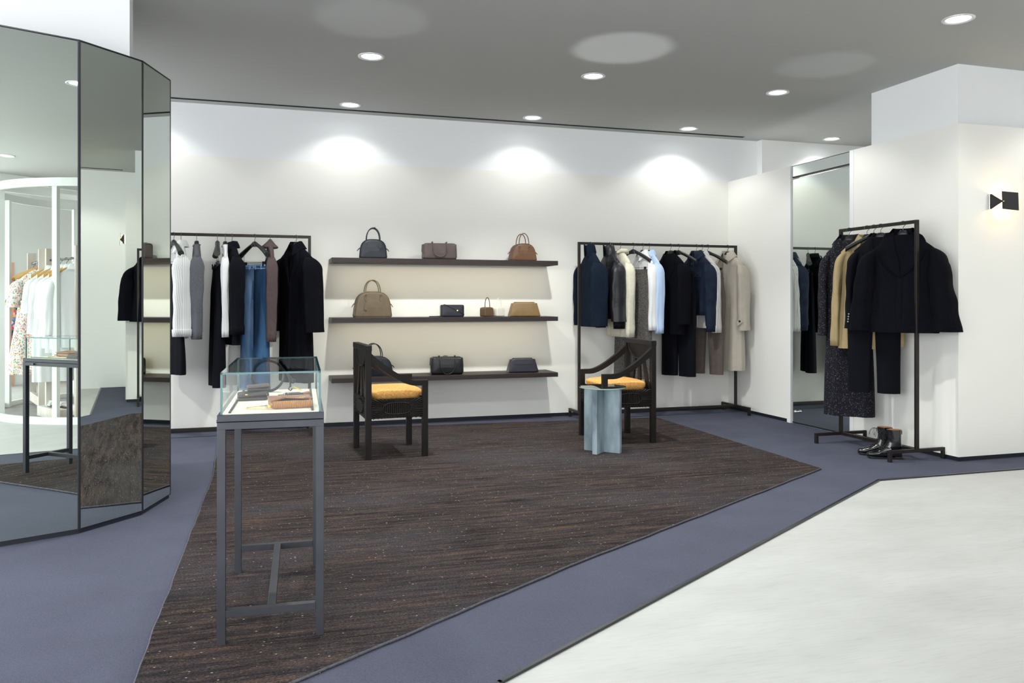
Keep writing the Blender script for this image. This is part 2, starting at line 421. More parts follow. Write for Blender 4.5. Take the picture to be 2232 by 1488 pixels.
def concrete_mat():
    m, nt, b = newmat('pale_polished_concrete'); N, L = nt.nodes, nt.links
    tc = N.new('ShaderNodeTexCoord')
    n1 = N.new('ShaderNodeTexNoise'); n1.inputs['Scale'].default_value = 1.3; n1.inputs['Detail'].default_value = 8; n1.inputs['Roughness'].default_value = .65
    mp = N.new('ShaderNodeMapping'); mp.inputs['Scale'].default_value = (1, 2.4, 1); mp.inputs['Rotation'].default_value = (0, 0, R(25))
    L.new(tc.outputs['Object'], mp.inputs[0]); L.new(mp.outputs[0], n1.inputs['Vector'])
    cr = N.new('ShaderNodeValToRGB'); cr.color_ramp.elements[0].position = .3; cr.color_ramp.elements[1].position = .7
    cr.color_ramp.elements[0].color = (.455, .46, .445, 1); cr.color_ramp.elements[1].color = (.55, .555, .545, 1)
    L.new(n1.outputs['Fac'], cr.inputs[0])
    n2 = N.new('ShaderNodeTexNoise'); n2.inputs['Scale'].default_value = 14; n2.inputs['Detail'].default_value = 6
    mp2 = N.new('ShaderNodeMapping'); mp2.inputs['Scale'].default_value = (.6, 6, 1); mp2.inputs['Rotation'].default_value = (0, 0, R(32))
    L.new(tc.outputs['Object'], mp2.inputs[0]); L.new(mp2.outputs[0], n2.inputs['Vector'])
    mx = N.new('ShaderNodeMix'); mx.data_type = 'RGBA'; mx.blend_type = 'MULTIPLY'; mx.inputs['Factor'].default_value = .22
    L.new(cr.outputs[0], mx.inputs['A']); L.new(n2.outputs['Color'], mx.inputs['B'])
    c3 = N.new('ShaderNodeValToRGB'); c3.color_ramp.elements[0].color = (.6, .6, .6, 1); c3.color_ramp.elements[1].color = (1, 1, 1, 1)
    c3.color_ramp.elements[0].position = .3; c3.color_ramp.elements[1].position = .5
    L.new(n2.outputs['Fac'], c3.inputs[0]); L.new(c3.outputs[0], mx.inputs['B'])
    L.new(mx.outputs['Result'], b.inputs['Base Color'])
    b.inputs['Roughness'].default_value = .55; b.inputs['Specular IOR Level'].default_value = .35
    bp = N.new('ShaderNodeBump'); bp.inputs['Strength'].default_value = .06; bp.inputs['Distance'].default_value = .01
    L.new(n2.outputs['Fac'], bp.inputs['Height']); L.new(bp.outputs[0], b.inputs['Normal'])
    return m
M['concrete'] = concrete_mat()

def rug_mat():
    m, nt, b = newmat('hand_knotted_brown_rug'); N, L = nt.nodes, nt.links
    tc = N.new('ShaderNodeTexCoord')
    def noise(sx, sy, scale, det=4, rough=.6, dist=0.0):
        mp = N.new('ShaderNodeMapping'); mp.inputs['Scale'].default_value = (sx, sy, 1); mp.inputs['Rotation'].default_value = (0, 0, R(3))
        ns = N.new('ShaderNodeTexNoise'); ns.inputs['Scale'].default_value = scale; ns.inputs['Detail'].default_value = det
        ns.inputs['Roughness'].default_value = rough; ns.inputs['Distortion'].default_value = dist
        L.new(tc.outputs['Object'], mp.inputs[0]); L.new(mp.outputs[0], ns.inputs['Vector']); return ns
    a = noise(1.3, 17, 1.6, 6, .8, .35)           # long streaks along the weave
    r = N.new('ShaderNodeValToRGB'); e = r.color_ramp.elements
    e[0].position = .33; e[0].color = (.009, .0075, .0085, 1)
    e[1].position = .74; e[1].color = (.17, .082, .036, 1)
    for p, c in ((.44, (.024, .019, .020, 1)), (.53, (.046, .037, .038, 1)), (.62, (.078, .050, .038, 1))):
        x = e.new(p); x.color = c
    L.new(a.outputs['Fac'], r.inputs[0])
    c = noise(.5, .9, 1.1, 3)                     # broad grey areas
    cr = N.new('ShaderNodeMapRange'); cr.inputs['From Min'].default_value = .46; cr.inputs['From Max'].default_value = .60; cr.inputs['To Max'].default_value = .55
    L.new(c.outputs['Fac'], cr.inputs[0])
    mx = N.new('ShaderNodeMix'); mx.data_type = 'RGBA'; mx.inputs['B'].default_value = (.058, .053, .060, 1)
    L.new(cr.outputs[0], mx.inputs['Factor']); L.new(r.outputs[0], mx.inputs['A'])
    f = noise(34, 60, 3.2, 4, .75)                 # tufts
    mf = N.new('ShaderNodeMix'); mf.data_type = 'RGBA'; mf.blend_type = 'MULTIPLY'; mf.inputs['Factor'].default_value = 1
    fr = N.new('ShaderNodeMapRange'); fr.inputs['From Min'].default_value = .34; fr.inputs['From Max'].default_value = .66
    fr.inputs['To Min'].default_value = .24; fr.inputs['To Max'].default_value = 2.1; fr.clamp = True
    L.new(f.outputs['Fac'], fr.inputs[0]); L.new(mx.outputs['Result'], mf.inputs['A']); L.new(fr.outputs[0], mf.inputs['B'])
    vo = N.new('ShaderNodeTexVoronoi'); vo.inputs['Scale'].default_value = 22
    mpv = N.new('ShaderNodeMapping'); mpv.inputs['Scale'].default_value = (1, 1.7, 0.01); L.new(tc.outputs['Object'], mpv.inputs[0]); L.new(mpv.outputs[0], vo.inputs['Vector'])
    lt = N.new('ShaderNodeMath'); lt.operation = 'LESS_THAN'; lt.inputs[1].default_value = .085; L.new(vo.outputs['Distance'], lt.inputs[0])
    sp = N.new('ShaderNodeSeparateColor'); L.new(vo.outputs['Color'], sp.inputs[0])
    gt = N.new('ShaderNodeMath'); gt.operation = 'GREATER_THAN'; gt.inputs[1].default_value = .35; L.new(sp.outputs[0], gt.inputs[0])
    mu = N.new('ShaderNodeMath'); mu.operation = 'MULTIPLY'; L.new(lt.outputs[0], mu.inputs[0]); L.new(gt.outputs[0], mu.inputs[1])
    # light yarn streaks
    y = noise(8, 95, 1.6, 4, .75, .2)
    yr = N.new('ShaderNodeMapRange'); yr.inputs['From Min'].default_value = .60; yr.inputs['From Max'].default_value = .66; yr.inputs['To Max'].default_value = .85; yr.clamp = True
    L.new(y.outputs['Fac'], yr.inputs[0])
    my = N.new('ShaderNodeMix'); my.data_type = 'RGBA'; my.inputs['B'].default_value = (.24, .155, .09, 1)
    L.new(yr.outputs[0], my.inputs['Factor']); L.new(mf.outputs['Result'], my.inputs['A'])
    vo2 = N.new('ShaderNodeTexVoronoi'); vo2.inputs['Scale'].default_value = 48; L.new(mpv.outputs[0], vo2.inputs['Vector'])
    lt2 = N.new('ShaderNodeMath'); lt2.operation = 'LESS_THAN'; lt2.inputs[1].default_value = .12; L.new(vo2.outputs['Distance'], lt2.inputs[0])
    sp2 = N.new('ShaderNodeSeparateColor'); L.new(vo2.outputs['Color'], sp2.inputs[0])
    gt2 = N.new('ShaderNodeMath'); gt2.operation = 'MULTIPLY'; L.new(sp2.outputs[1], gt2.inputs[0]); L.new(lt2.outputs[0], gt2.inputs[1])
    my2 = N.new('ShaderNodeMix'); my2.data_type = 'RGBA'; my2.inputs['B'].default_value = (.24, .20, .165, 1)
    L.new(gt2.outputs[0], my2.inputs['Factor']); L.new(my.outputs['Result'], my2.inputs['A']); my = my2
    m3 = N.new('ShaderNodeMix'); m3.data_type = 'RGBA'; m3.inputs['B'].default_value = (.50, .45, .385, 1)
    L.new(mu.outputs[0], m3.inputs['Factor']); L.new(my.outputs['Result'], m3.inputs['A'])
    L.new(m3.outputs['Result'], b.inputs['Base Color'])
    b.inputs['Roughness'].default_value = 1.0; b.inputs['Specular IOR Level'].default_value = .1
    bp = N.new('ShaderNodeBump'); bp.inputs['Strength'].default_value = .8; bp.inputs['Distance'].default_value = .01
    L.new(f.outputs['Fac'], bp.inputs['Height']); L.new(bp.outputs[0], b.inputs['Normal'])
    return m
M['rug'] = rug_mat()
M['rugbind'] = mat('grey_rug_binding', (.085, .085, .10), .9, var=.3, vscale=60, bump=.3, bscale=120)

def floral_mat(name, base, cols):
    m, nt, b = newmat(name); N, L = nt.nodes, nt.links
    tc = N.new('ShaderNodeTexCoord'); prev = None
    for i, (scale, thr, col) in enumerate(cols):
        mp = N.new('ShaderNodeMapping'); mp.inputs['Location'].default_value = (i * 3.1, i * 1.7, i * .9); L.new(tc.outputs['Object'], mp.inputs[0])
        vo = N.new('ShaderNodeTexVoronoi'); vo.inputs['Scale'].default_value = scale; L.new(mp.outputs[0], vo.inputs['Vector'])
        lt = N.new('ShaderNodeMath'); lt.operation = 'LESS_THAN'; lt.inputs[1].default_value = thr; L.new(vo.outputs['Distance'], lt.inputs[0])
        mx = N.new('ShaderNodeMix'); mx.data_type = 'RGBA'; mx.inputs['B'].default_value = (*col, 1)
        L.new(lt.outputs[0], mx.inputs['Factor'])
        if prev: L.new(prev.outputs['Result'], mx.inputs['A'])
        else: mx.inputs['A'].default_value = (*base, 1)
        prev = mx
    L.new(prev.outputs['Result'], b.inputs['Base Color']); b.inputs['Roughness'].default_value = .8
    return m
FLC = [(40, .30, (.16, .36, .20)), (27, .30, (.85, .42, .40)), (34, .25, (.88, .50, .14)), (36, .24, (.35, .45, .68)), (30, .20, (.78, .10, .16)), (55, .2, (.20, .32, .18))]
M['floral_white'] = floral_mat('white_floral_cotton', (.82, .78, .74), FLC)
M['floral_dark'] = floral_mat('navy_floral_cotton', (.03, .05, .10), [(17, .42, (.12, .28, .10)), (15, .40, (.65, .06, .08)), (18, .36, (.80, .36, .08)), (16, .34, (.12, .25, .50)), (20, .30, (.80, .35, .42))])

# ------------------------------------------------------------------ setting
YB, XR, YF, PH = 7.705, 4.842, 4.655, 2.482
fl = struct(MB().box((.875, 2.36, -.05), (11.75, 10.72, .1)).build('floor', M['concrete']))
def wallbox(name, lo, hi, m):
    c = [(a + b) / 2 for a, b in zip(lo, hi)]; d = [b - a for a, b in zip(lo, hi)]
    return struct(MB().box(c, d).build(name, m))
SK = .04
wallbox('wall_back', (-5, YB, SK), (XR, YB + .1, PH), M['wall'])
wallbox('wall_back_upper', (-5, YB + .004, PH), (5.209, YB + .1, CEIL), M['wallup'])
wallbox('wall_back_return', (5.209, 7.62, 0), (6.75, YB + .1, CEIL), M['wallwhite'])
wallbox('wall_front', (3.0, -3.1, 0), (6.85, -3, CEIL), M['wallwhite'])
wallbox('wall_right', (6.75, -3, 0), (6.85, 7.62, CEIL), M['wallwhite'])
wallbox('trim_1', (3.05, -3, .0), (3.42, -2.98, 1.72), M['peach'])
wallbox('trim_4', (3.9, -3, .0), (5.2, -2.98, 1.62), M['peach'])
wallbox('baseboard_back', (-5, YB + .012, 0), (XR + .1, YB + .1, SK), M['skirt'])
# partition with the mirrored fitting-room door
wallbox('wall_partition_rear', (XR, 6.665, SK), (XR + .1, YB, PH), M['wall'])
wallbox('wall_partition_front', (XR, YF, SK), (XR + .1, 5.745, PH), M['wall'])
wallbox('wall_right_front', (XR + .1, YF, SK), (6.75, YF + .1, PH), M['wall'])
wallbox('baseboard_partition_rear', (XR + .012, 6.665, 0), (XR + .1, YB, SK), M['skirt'])
wallbox('baseboard_partition_front', (XR + .012, YF + .012, 0), (XR + .1, 5.745, SK), M['skirt'])
wallbox('baseboard_right_front', (XR + .1, YF + .012, 0), (6.75, YF + .1, SK), M['skirt'])
wallbox('wall_right_upper', (4.942, 4.755, PH - .3), (6.75, 5.65, CEIL), M['wallup'])
wallbox('wall_column', (-2.2, 4.98, 2.44), (-.732, 5.10, CEIL), M['wallup'])
wallbox('trim_2', (XR - .006, 6.612, 0), (XR + .1, 6.665, PH), M['wallwhite'])
wallbox('trim_3', (XR - .006, 5.745, 0), (XR + .1, 5.792, PH), M['wallwhite'])
d1 = struct(MB().box((XR + .035, 6.202, 1.18), (.04, .818, 2.34), ch=.002).build('door_1', M['blacktrim']))
MB().box((XR + .012, 6.202, 1.185), (.006, .806, 2.322)).build('mirror_pane', M['mirrordoor'], d1)
MB().box((XR + .035, 6.202, 2.4225), (.04, .818, .115)).build('transom_frame', M['blacktrim'], d1)
MB().box((XR + .012, 6.202, 2.424), (.006, .806, .098)).build('transom_mirror', M['mirrordoor'], d1)
kb = MB().cyl((XR + .009, 6.52, .128), (XR - .006, 6.52, .128), .008, 12)
kb.sphere((XR - .016, 6.52, .128), .016, 14, 10); kb.build('knob', M['chrome'], d1)

# ceiling with holes for the downlights and the linear air slots
def fill_holes(name, outer, holes, z, m):
    bm = bmesh.new(); es = []
    for loop in [outer] + holes:
        vs = [bm.verts.new((x, y, z)) for x, y in loop]
        for i in range(len(vs)): es.append(bm.edges.new((vs[i], vs[(i + 1) % len(vs)])))
    bmesh.ops.triangle_fill(bm, edges=es, use_beauty=True, normal=(0, 0, -1))
    for f in bm.faces:
        if f.normal.z > 0: f.normal_flip()
    me = bpy.data.meshes.new(name); bm.to_mesh(me); bm.free(); me.materials.append(m)
    return struct(link(bpy.data.objects.new(name, me)))
circ = lambda x, y, r, n=28: [(x + r * math.cos(2 * math.pi * k / n), y + r * math.sin(2 * math.pi * k / n)) for k in range(n)]
rect = lambda x0, y0, x1, y1: [(x0, y0), (x1, y0), (x1, y1), (x0, y1)]
S1 = (-4.9, 7.540, 4.945, 7.592); S2 = (6.55, -.5, 6.602, 4.60)
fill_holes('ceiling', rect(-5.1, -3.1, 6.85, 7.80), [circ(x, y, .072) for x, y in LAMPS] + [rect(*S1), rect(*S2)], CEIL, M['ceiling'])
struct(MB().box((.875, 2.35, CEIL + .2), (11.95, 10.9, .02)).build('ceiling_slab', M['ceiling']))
def air_slot(S, label, along):
    x0, y0, x1, y1 = S; cx, cy = (x0 + x1) / 2, (y0 + y1) / 2
    t = thing('ceiling_air_slot', label, 'air vent', (cx, cy, CEIL), 0)
    w, h = x1 - x0, y1 - y0
    b = MB().box((0, 0, .05), (w, h, .004))
    for s in (-1, 1):
        b.box((0, s * h / 2, .025), (w, .003, .05)); b.box((s * w / 2, 0, .025), (.003, h, .05))
    b.build('channel', M['black'], t)
    bl = MB()
    if along: bl.box((0, .006, .008), (w - .01, .010, .006))
    else: bl.box((.006, 0, .008), (.010, h - .01, .006))
    bl.build('blade', M['casemetal'], t)
    n = int((w if along else h) / .36)
    base = None
    for k in range(n):
        p = -.5 + (k + .5) / n
        if base is None:
            base = MB().box((0, 0, 0), (.05, h - .006, .012) if along else (w - .006, .05, .012)).build('divider', M['black'], t); o = base
        else:
            o = link(base.copy()); o.parent = t
        o.location = (p * w, 0, .012) if along else (0, p * h, .012)
air_slot(S1, 'long narrow dark air slot in the ceiling along the back wall', True)
air_slot(S2, 'narrow dark air slot in the ceiling seen only in the column mirrors', False)

# downlights
def make_downlight(label):
    t = thing('downlight', label, 'ceiling light', (0, 0, 0))
    r = MB()
    prof = [(.096, -.0035), (.094, -.006), (.078, -.006), (.071, .0)]
    n = 32; ring = [[Vector((a * math.cos(q), a * math.sin(q), z)) for q in [2 * math.pi * k / n for k in range(n)]] for a, z in [(.096, .0)] + prof]
    r.loft(ring); r.build('trim_ring', M['trimring'], t)
    c = MB(); ring = [[Vector((a * math.cos(q), a * math.sin(q), z)) for q in [2 * math.pi * k / n for k in range(n)]] for a, z in ((.071, 0), (.066, .03), (.055, .055))]
    c.loft(ring); c.build('reflector', M['trimring'], t)
    l = MB(); ring = [[Vector((a * math.cos(q), a * math.sin(q), z)) for q in [2 * math.pi * k / n for k in range(n)]] for a, z in ((.069, .014), (.03, .014), (.001, .014))]
    l.loft(ring, cap1=True); l.build('lens', M['lens'], t)
    return t
LAB = {(0.735, 7.36): 'round downlight close to the back wall above the left end of the shelves',
       (2.47, 7.36): 'round downlight close to the back wall above the right end of the shelves',
       (4.16, 7.36): 'round downlight close to the back wall above the middle clothes rack',
       (5.91, 7.36): 'round downlight half hidden behind the top of the right partition wall',
       (0.735, 5.86): 'round downlight in mid ceiling above the left armchair',
       (2.47, 5.86): 'round downlight in mid ceiling above the side table',
       (4.16, 5.86): 'round downlight in mid ceiling in front of the tall wall mirror',
       (4.16, 4.0): 'large near downlight at the top right over the concrete floor',
       (2.47, 4.0): 'round downlight cut off by the top edge of the picture',
       (-1.0, 7.36): 'round downlight close to the back wall hidden behind the mirrored column',
       (2.47, 0.4): 'round downlight above the white ring display seen in the left mirror',
       (5.91, 4.0): 'round downlight in the far right ceiling seen in the second mirror'}
dl = None
for p in LAMPS:
    lab = LAB.get(p, 'round white downlight in the ceiling behind the camera or outside the view')
    if dl is None: dl = make_downlight(lab); o = dl
    else: o = copy_tree(dl); o['label'] = lab
    o.location = (p[0], p[1], CEIL); o['group'] = 'round recessed downlights in the ceiling'

# carpet with metal edge strip
cp = [(-4.99, -1.34), (.688, 2.388), (3.852, 4.348), (6.74, 4.340), (6.74, 4.66), (4.86, 4.67), (4.86, 7.69), (-4.99, 7.70)]
b = MB().prism(cp, lambda u, v, k: Vector((u, v, .001 + .006 * k)))
carpet = tag(b.build('carpet', M['carpet']), 'blue grey woven carpet laid along the back of the shop', 'carpet')
b = MB()
for (xa, ya), (xb, yb) in zip(cp[:3], cp[1:4]):
    a = math.atan2(yb - ya, xb - xa); L = math.hypot(xb - xa, yb - ya)
    b.box(((xa + xb) / 2 + .008 * math.sin(a), (ya + yb) / 2 - .008 * math.cos(a), .0045), (L + .016, .018, .009), Matrix.Rotation(a, 3, 'Z'), ch=.002)
b.build('edge_strip', M['blacktrim'], carpet)

# rug
rc = [(-.39, 2.25), (.12, 2.572), (1.29, 3.318), (2.5, 4.02), (3.70, 4.72), (3.725, 5.85), (3.745, 7.26), (2.8, 7.33), (1.53, 7.43), (.69, 7.53), (-.385, 7.60), (-.33, 5.72), (-.362, 3.88)]
def wavy(loop, step=.06, amp=.0035):
    out = []
    for (xa, ya), (xb, yb) in zip(loop, loop[1:] + loop[:1]):
        L = math.hypot(xb - xa, yb - ya); n = max(1, int(L / step)); nx, ny = -(yb - ya) / L, (xb - xa) / L
        for i in range(n):
            t = i / n; q = (amp * math.sin(9 * t * L + xa * 5) * .6 + amp * math.sin(23 * t * L + ya * 3) * .45) * min(1, 6 * t, 6 * (1 - t))
            out.append((xa + (xb - xa) * t + nx * q, ya + (yb - ya) * t + ny * q))
    return out
rl = wavy(rc)
b = MB().prism(rl, lambda u, v, k: Vector((u, v, .0075 + .0105 * k)))
rug = tag(b.build('rug', M['rug']), 'large dark brown hand knotted rug with pale flecks', 'rug')
MB().tube([(x, y, (.0140)) for x, y in rl], .0048, 6, closed=True).build('binding', M['rugbind'], rug)
RUGZ = .018

# mirrored column: a ring of fourteen tall mirror panels
NP = 14; SIDE = .387
ang0 = R(22.8); px, py = -.895, 4.515
pts = [Vector((px, py, 0))]; a = R(48.95)
for k in range(NP - 1):
    pts.append(pts[-1] + Vector((math.cos(a), math.sin(a), 0)) * SIDE); a += 2 * math.pi / NP
cen = sum(pts, Vector()) / NP
col = thing('mirrored_column', 'tall faceted column clad in mirror panels with black edges', 'column', cen)
pm = sm = None
core = [cen + (p - cen) * .975 for p in pts]
b = MB().prism([((p - cen).x, (p - cen).y) for p in core], lambda u, v, k: Vector((u, v, .008 + 2.474 * k)))
b.build('core', M['blacktrim'], col)
b = MB().prism([((p - cen).x * .99, (p - cen).y * .99) for p in pts], lambda u, v, k: Vector((u, v, .0075 + .0235 * k)))
b.build('plinth', M['skirt'], col)
b = MB().prism([((p - cen).x * 1.001, (p - cen).y * 1.001) for p in pts], lambda u, v, k: Vector((u, v, 2.492 + .006 * k)))
b.build('top_trim', M['blacktrim'], col)
for k in range(NP):
    p, q = pts[k] - cen, pts[(k + 1) % NP] - cen
    mid = (p + q) / 2; aa = math.atan2(q.y - p.y, q.x - p.x)
    if pm is None:
        pm = MB().box((0, .004, 1.261), (SIDE - .016, .008, 2.456)).build('mirror_panel', M['mirror'], col); o = pm
        sm = MB().box((0, .006, 1.26), (.014, .014, 2.466), ch=.002).build('corner_strip', M['blacktrim'], col); o2 = sm
    else:
        o = link(pm.copy()); o.parent = col; o2 = link(sm.copy()); o2.parent = col
    o.location = mid; o.rotation_euler = (0, 0, aa)
    o2.location = p; o2.rotation_euler = (0, 0, aa - math.pi / NP)

# ------------------------------------------------------------------ shelves
def shelf(name_label, zt, led):
    t = thing('wall_shelf', name_label, 'shelf', (1.6495, YB, zt), 0, 'floating shelves on the back wall')
    b = MB().box((0, -.1785, -.0125), (2.157, .353, .025), ch=.0015)
    b.box((0, -.337, -.032), (2.157, .036, .020), ch=.001).box((0, -.090, -.032), (2.157, .176, .020), ch=.001)
    for q in (-1, 1): b.box((q * 1.0685, -.25, -.032), (.02, .15, .020), ch=.001)
    b.build('board', M['woodshelf'], t)
    if led:
        s = MB().box((0, -.300, -.0275), (2.10, .010, .005)); s.build('led_strip', emit('warm_led_%s' % zt, (1.0, .78, .44), 1.5), t)
        l = bpy.data.lights.new('shelf_led', 'AREA'); l.shape = 'RECTANGLE'; l.size = 2.06; l.size_y = .008; l.energy = .9; l.color = (1.0, .86, .50)
        o = link(bpy.data.objects.new('shelf_led', l)); o.parent = t; o.location = (0, -.290, -.0305); o.rotation_euler = (R(20), 0, 0)
    return t
SZ = (1.571, 1.029, .486)
shelf('topmost dark wood floating shelf on the back wall', SZ[0], True)
shelf('middle dark wood floating shelf on the back wall', SZ[1], True)
shelf('lowest dark wood floating shelf behind the left armchair', SZ[2], False)

# ------------------------------------------------------------------ racks
RT = .025
def rack(label, loc, L, H, rz, foot=.52, fh=.085):
    """rail runs along local x; posts at +-L/2"""
    t = thing('garment_rack', label, 'clothes rack', loc, rz, 'dark steel garment racks')
    h = RT / 2
    for s in (-1, 1):
        MB().box((s * L / 2, 0, (fh + H) / 2), (RT, RT, H - fh), ch=.0015).build('post', M['steel'], t)
        MB().box((s * L / 2, 0, fh - h), (RT, foot, RT), ch=.0015).build('foot_bar', M['steel'], t)
        for q in (-1, 1):
            MB().box((s * L / 2, q * (foot / 2 - h), (fh - RT) / 2), (RT, RT, fh - RT), ch=.0015).build('foot', M['steel'], t)
    MB().box((0, 0, H - h), (L - RT, RT, RT), ch=.0015).build('top_rail', M['steel'], t)
    MB().box((0, 0, fh - h), (L - RT, RT, RT), ch=.0015).build('base_rail', M['steel'], t)
    return t
RH = 1.757
rack('dark steel clothes rack at the back wall beside the mirrored column', (-.485, 7.40, .007), 1.73, RH, 0)
rack('long dark steel clothes rack at the back wall behind the right armchair', (3.852, 7.40, .007), 1.77, RH, 0)
rack('dark steel clothes rack with black coats by the right wall', (4.592, 5.195, .007), .815, RH + .015, R(90), foot=.51)

# ------------------------------------------------------------------ hangers
def arc(c, r, a0, a1, n, plane='xz'):
    out = []
    for i in range(n + 1):
        a = R(a0 + (a1 - a0) * i / n)
        out.append(Vector((c[0] + r * math.cos(a), c[1], c[2] + r * math.sin(a))))
    return out
def hanger(label, loc, rz, clips=False, m='hanger', group='black clothes hangers', half=.205, cat='hanger', wood=False):
    """origin where the hook rests on the rail; local x = shoulder direction"""
    t = thing('clothes_hanger', label, cat, loc, rz, group)
    # the hook bends across the rail (local y is along it); keep it in the hanger plane as real hooks are
    hk = arc((0, 0, -.0155), .019, 200, -60, 12) + [Vector((0, 0, -.045)), Vector((0, 0, -.075))]
    MB().tube(hk, .0022, 6).build('hook', M['wire'], t)
    top = -.068
    cl = []; rr = []
    n = 18; hf = half if clips or wood else .160
    for i in range(-n, n + 1):
        u = i / n; x = u * hf; au = abs(u)
        cl.append(Vector((x, -.010 * au * au, top - (.012 if clips or wood else .026) - (.105 if clips or wood else .120) * au ** (1.25 if clips or wood else 1.1))))
        rr.append((.0135 + .006 * max(0, 1 - au * 4) + .006 * au) if clips or wood else .0115)
    b = MB()
    rings = []
    for p, r in zip(cl, rr):
        th = 1.0 if not wood else .8
        rings.append([p + Vector((0, math.cos(q) * r * th * (.85 + .55 * abs(p.x) / half), math.sin(q) * r * 1.15)) for q in [2 * math.pi * k / 10 for k in range(10)]])
    b.loft(rings, True, True)
    if not wood:
        b.loft([ring_at(0, 0, top + dz, wx, wy, 16, 3) for dz, wx, wy in ((-.040, .044, .017), (-.026, .038, .020), (-.006, .027, .018), (.002, .020, .013))], True, True)
    else:
        b.cyl((0, 0, top - .012), (0, 0, top + .008), .014, 12, .007)
    b.build('shoulder_bar', M[m], t)
    if clips:
        zc = top - .185
        w = MB().tube([(-half * .8, 0, top - .10), (-half * .8, 0, zc + .005), (half * .8, 0, zc + .005), (half * .8, 0, top - .10)], .0018, 6)
        w.build('clip_bar', M['wire'], t)
        for s in (-1, 1):
            c = MB().box((s * half * .68, .007, zc - .012), (.022, .008, .05), ch=.002).box((s * half * .68, -.007, zc - .012), (.022, .008, .05), ch=.002)
            c.build('clip', M['hanger'], t)
    return t

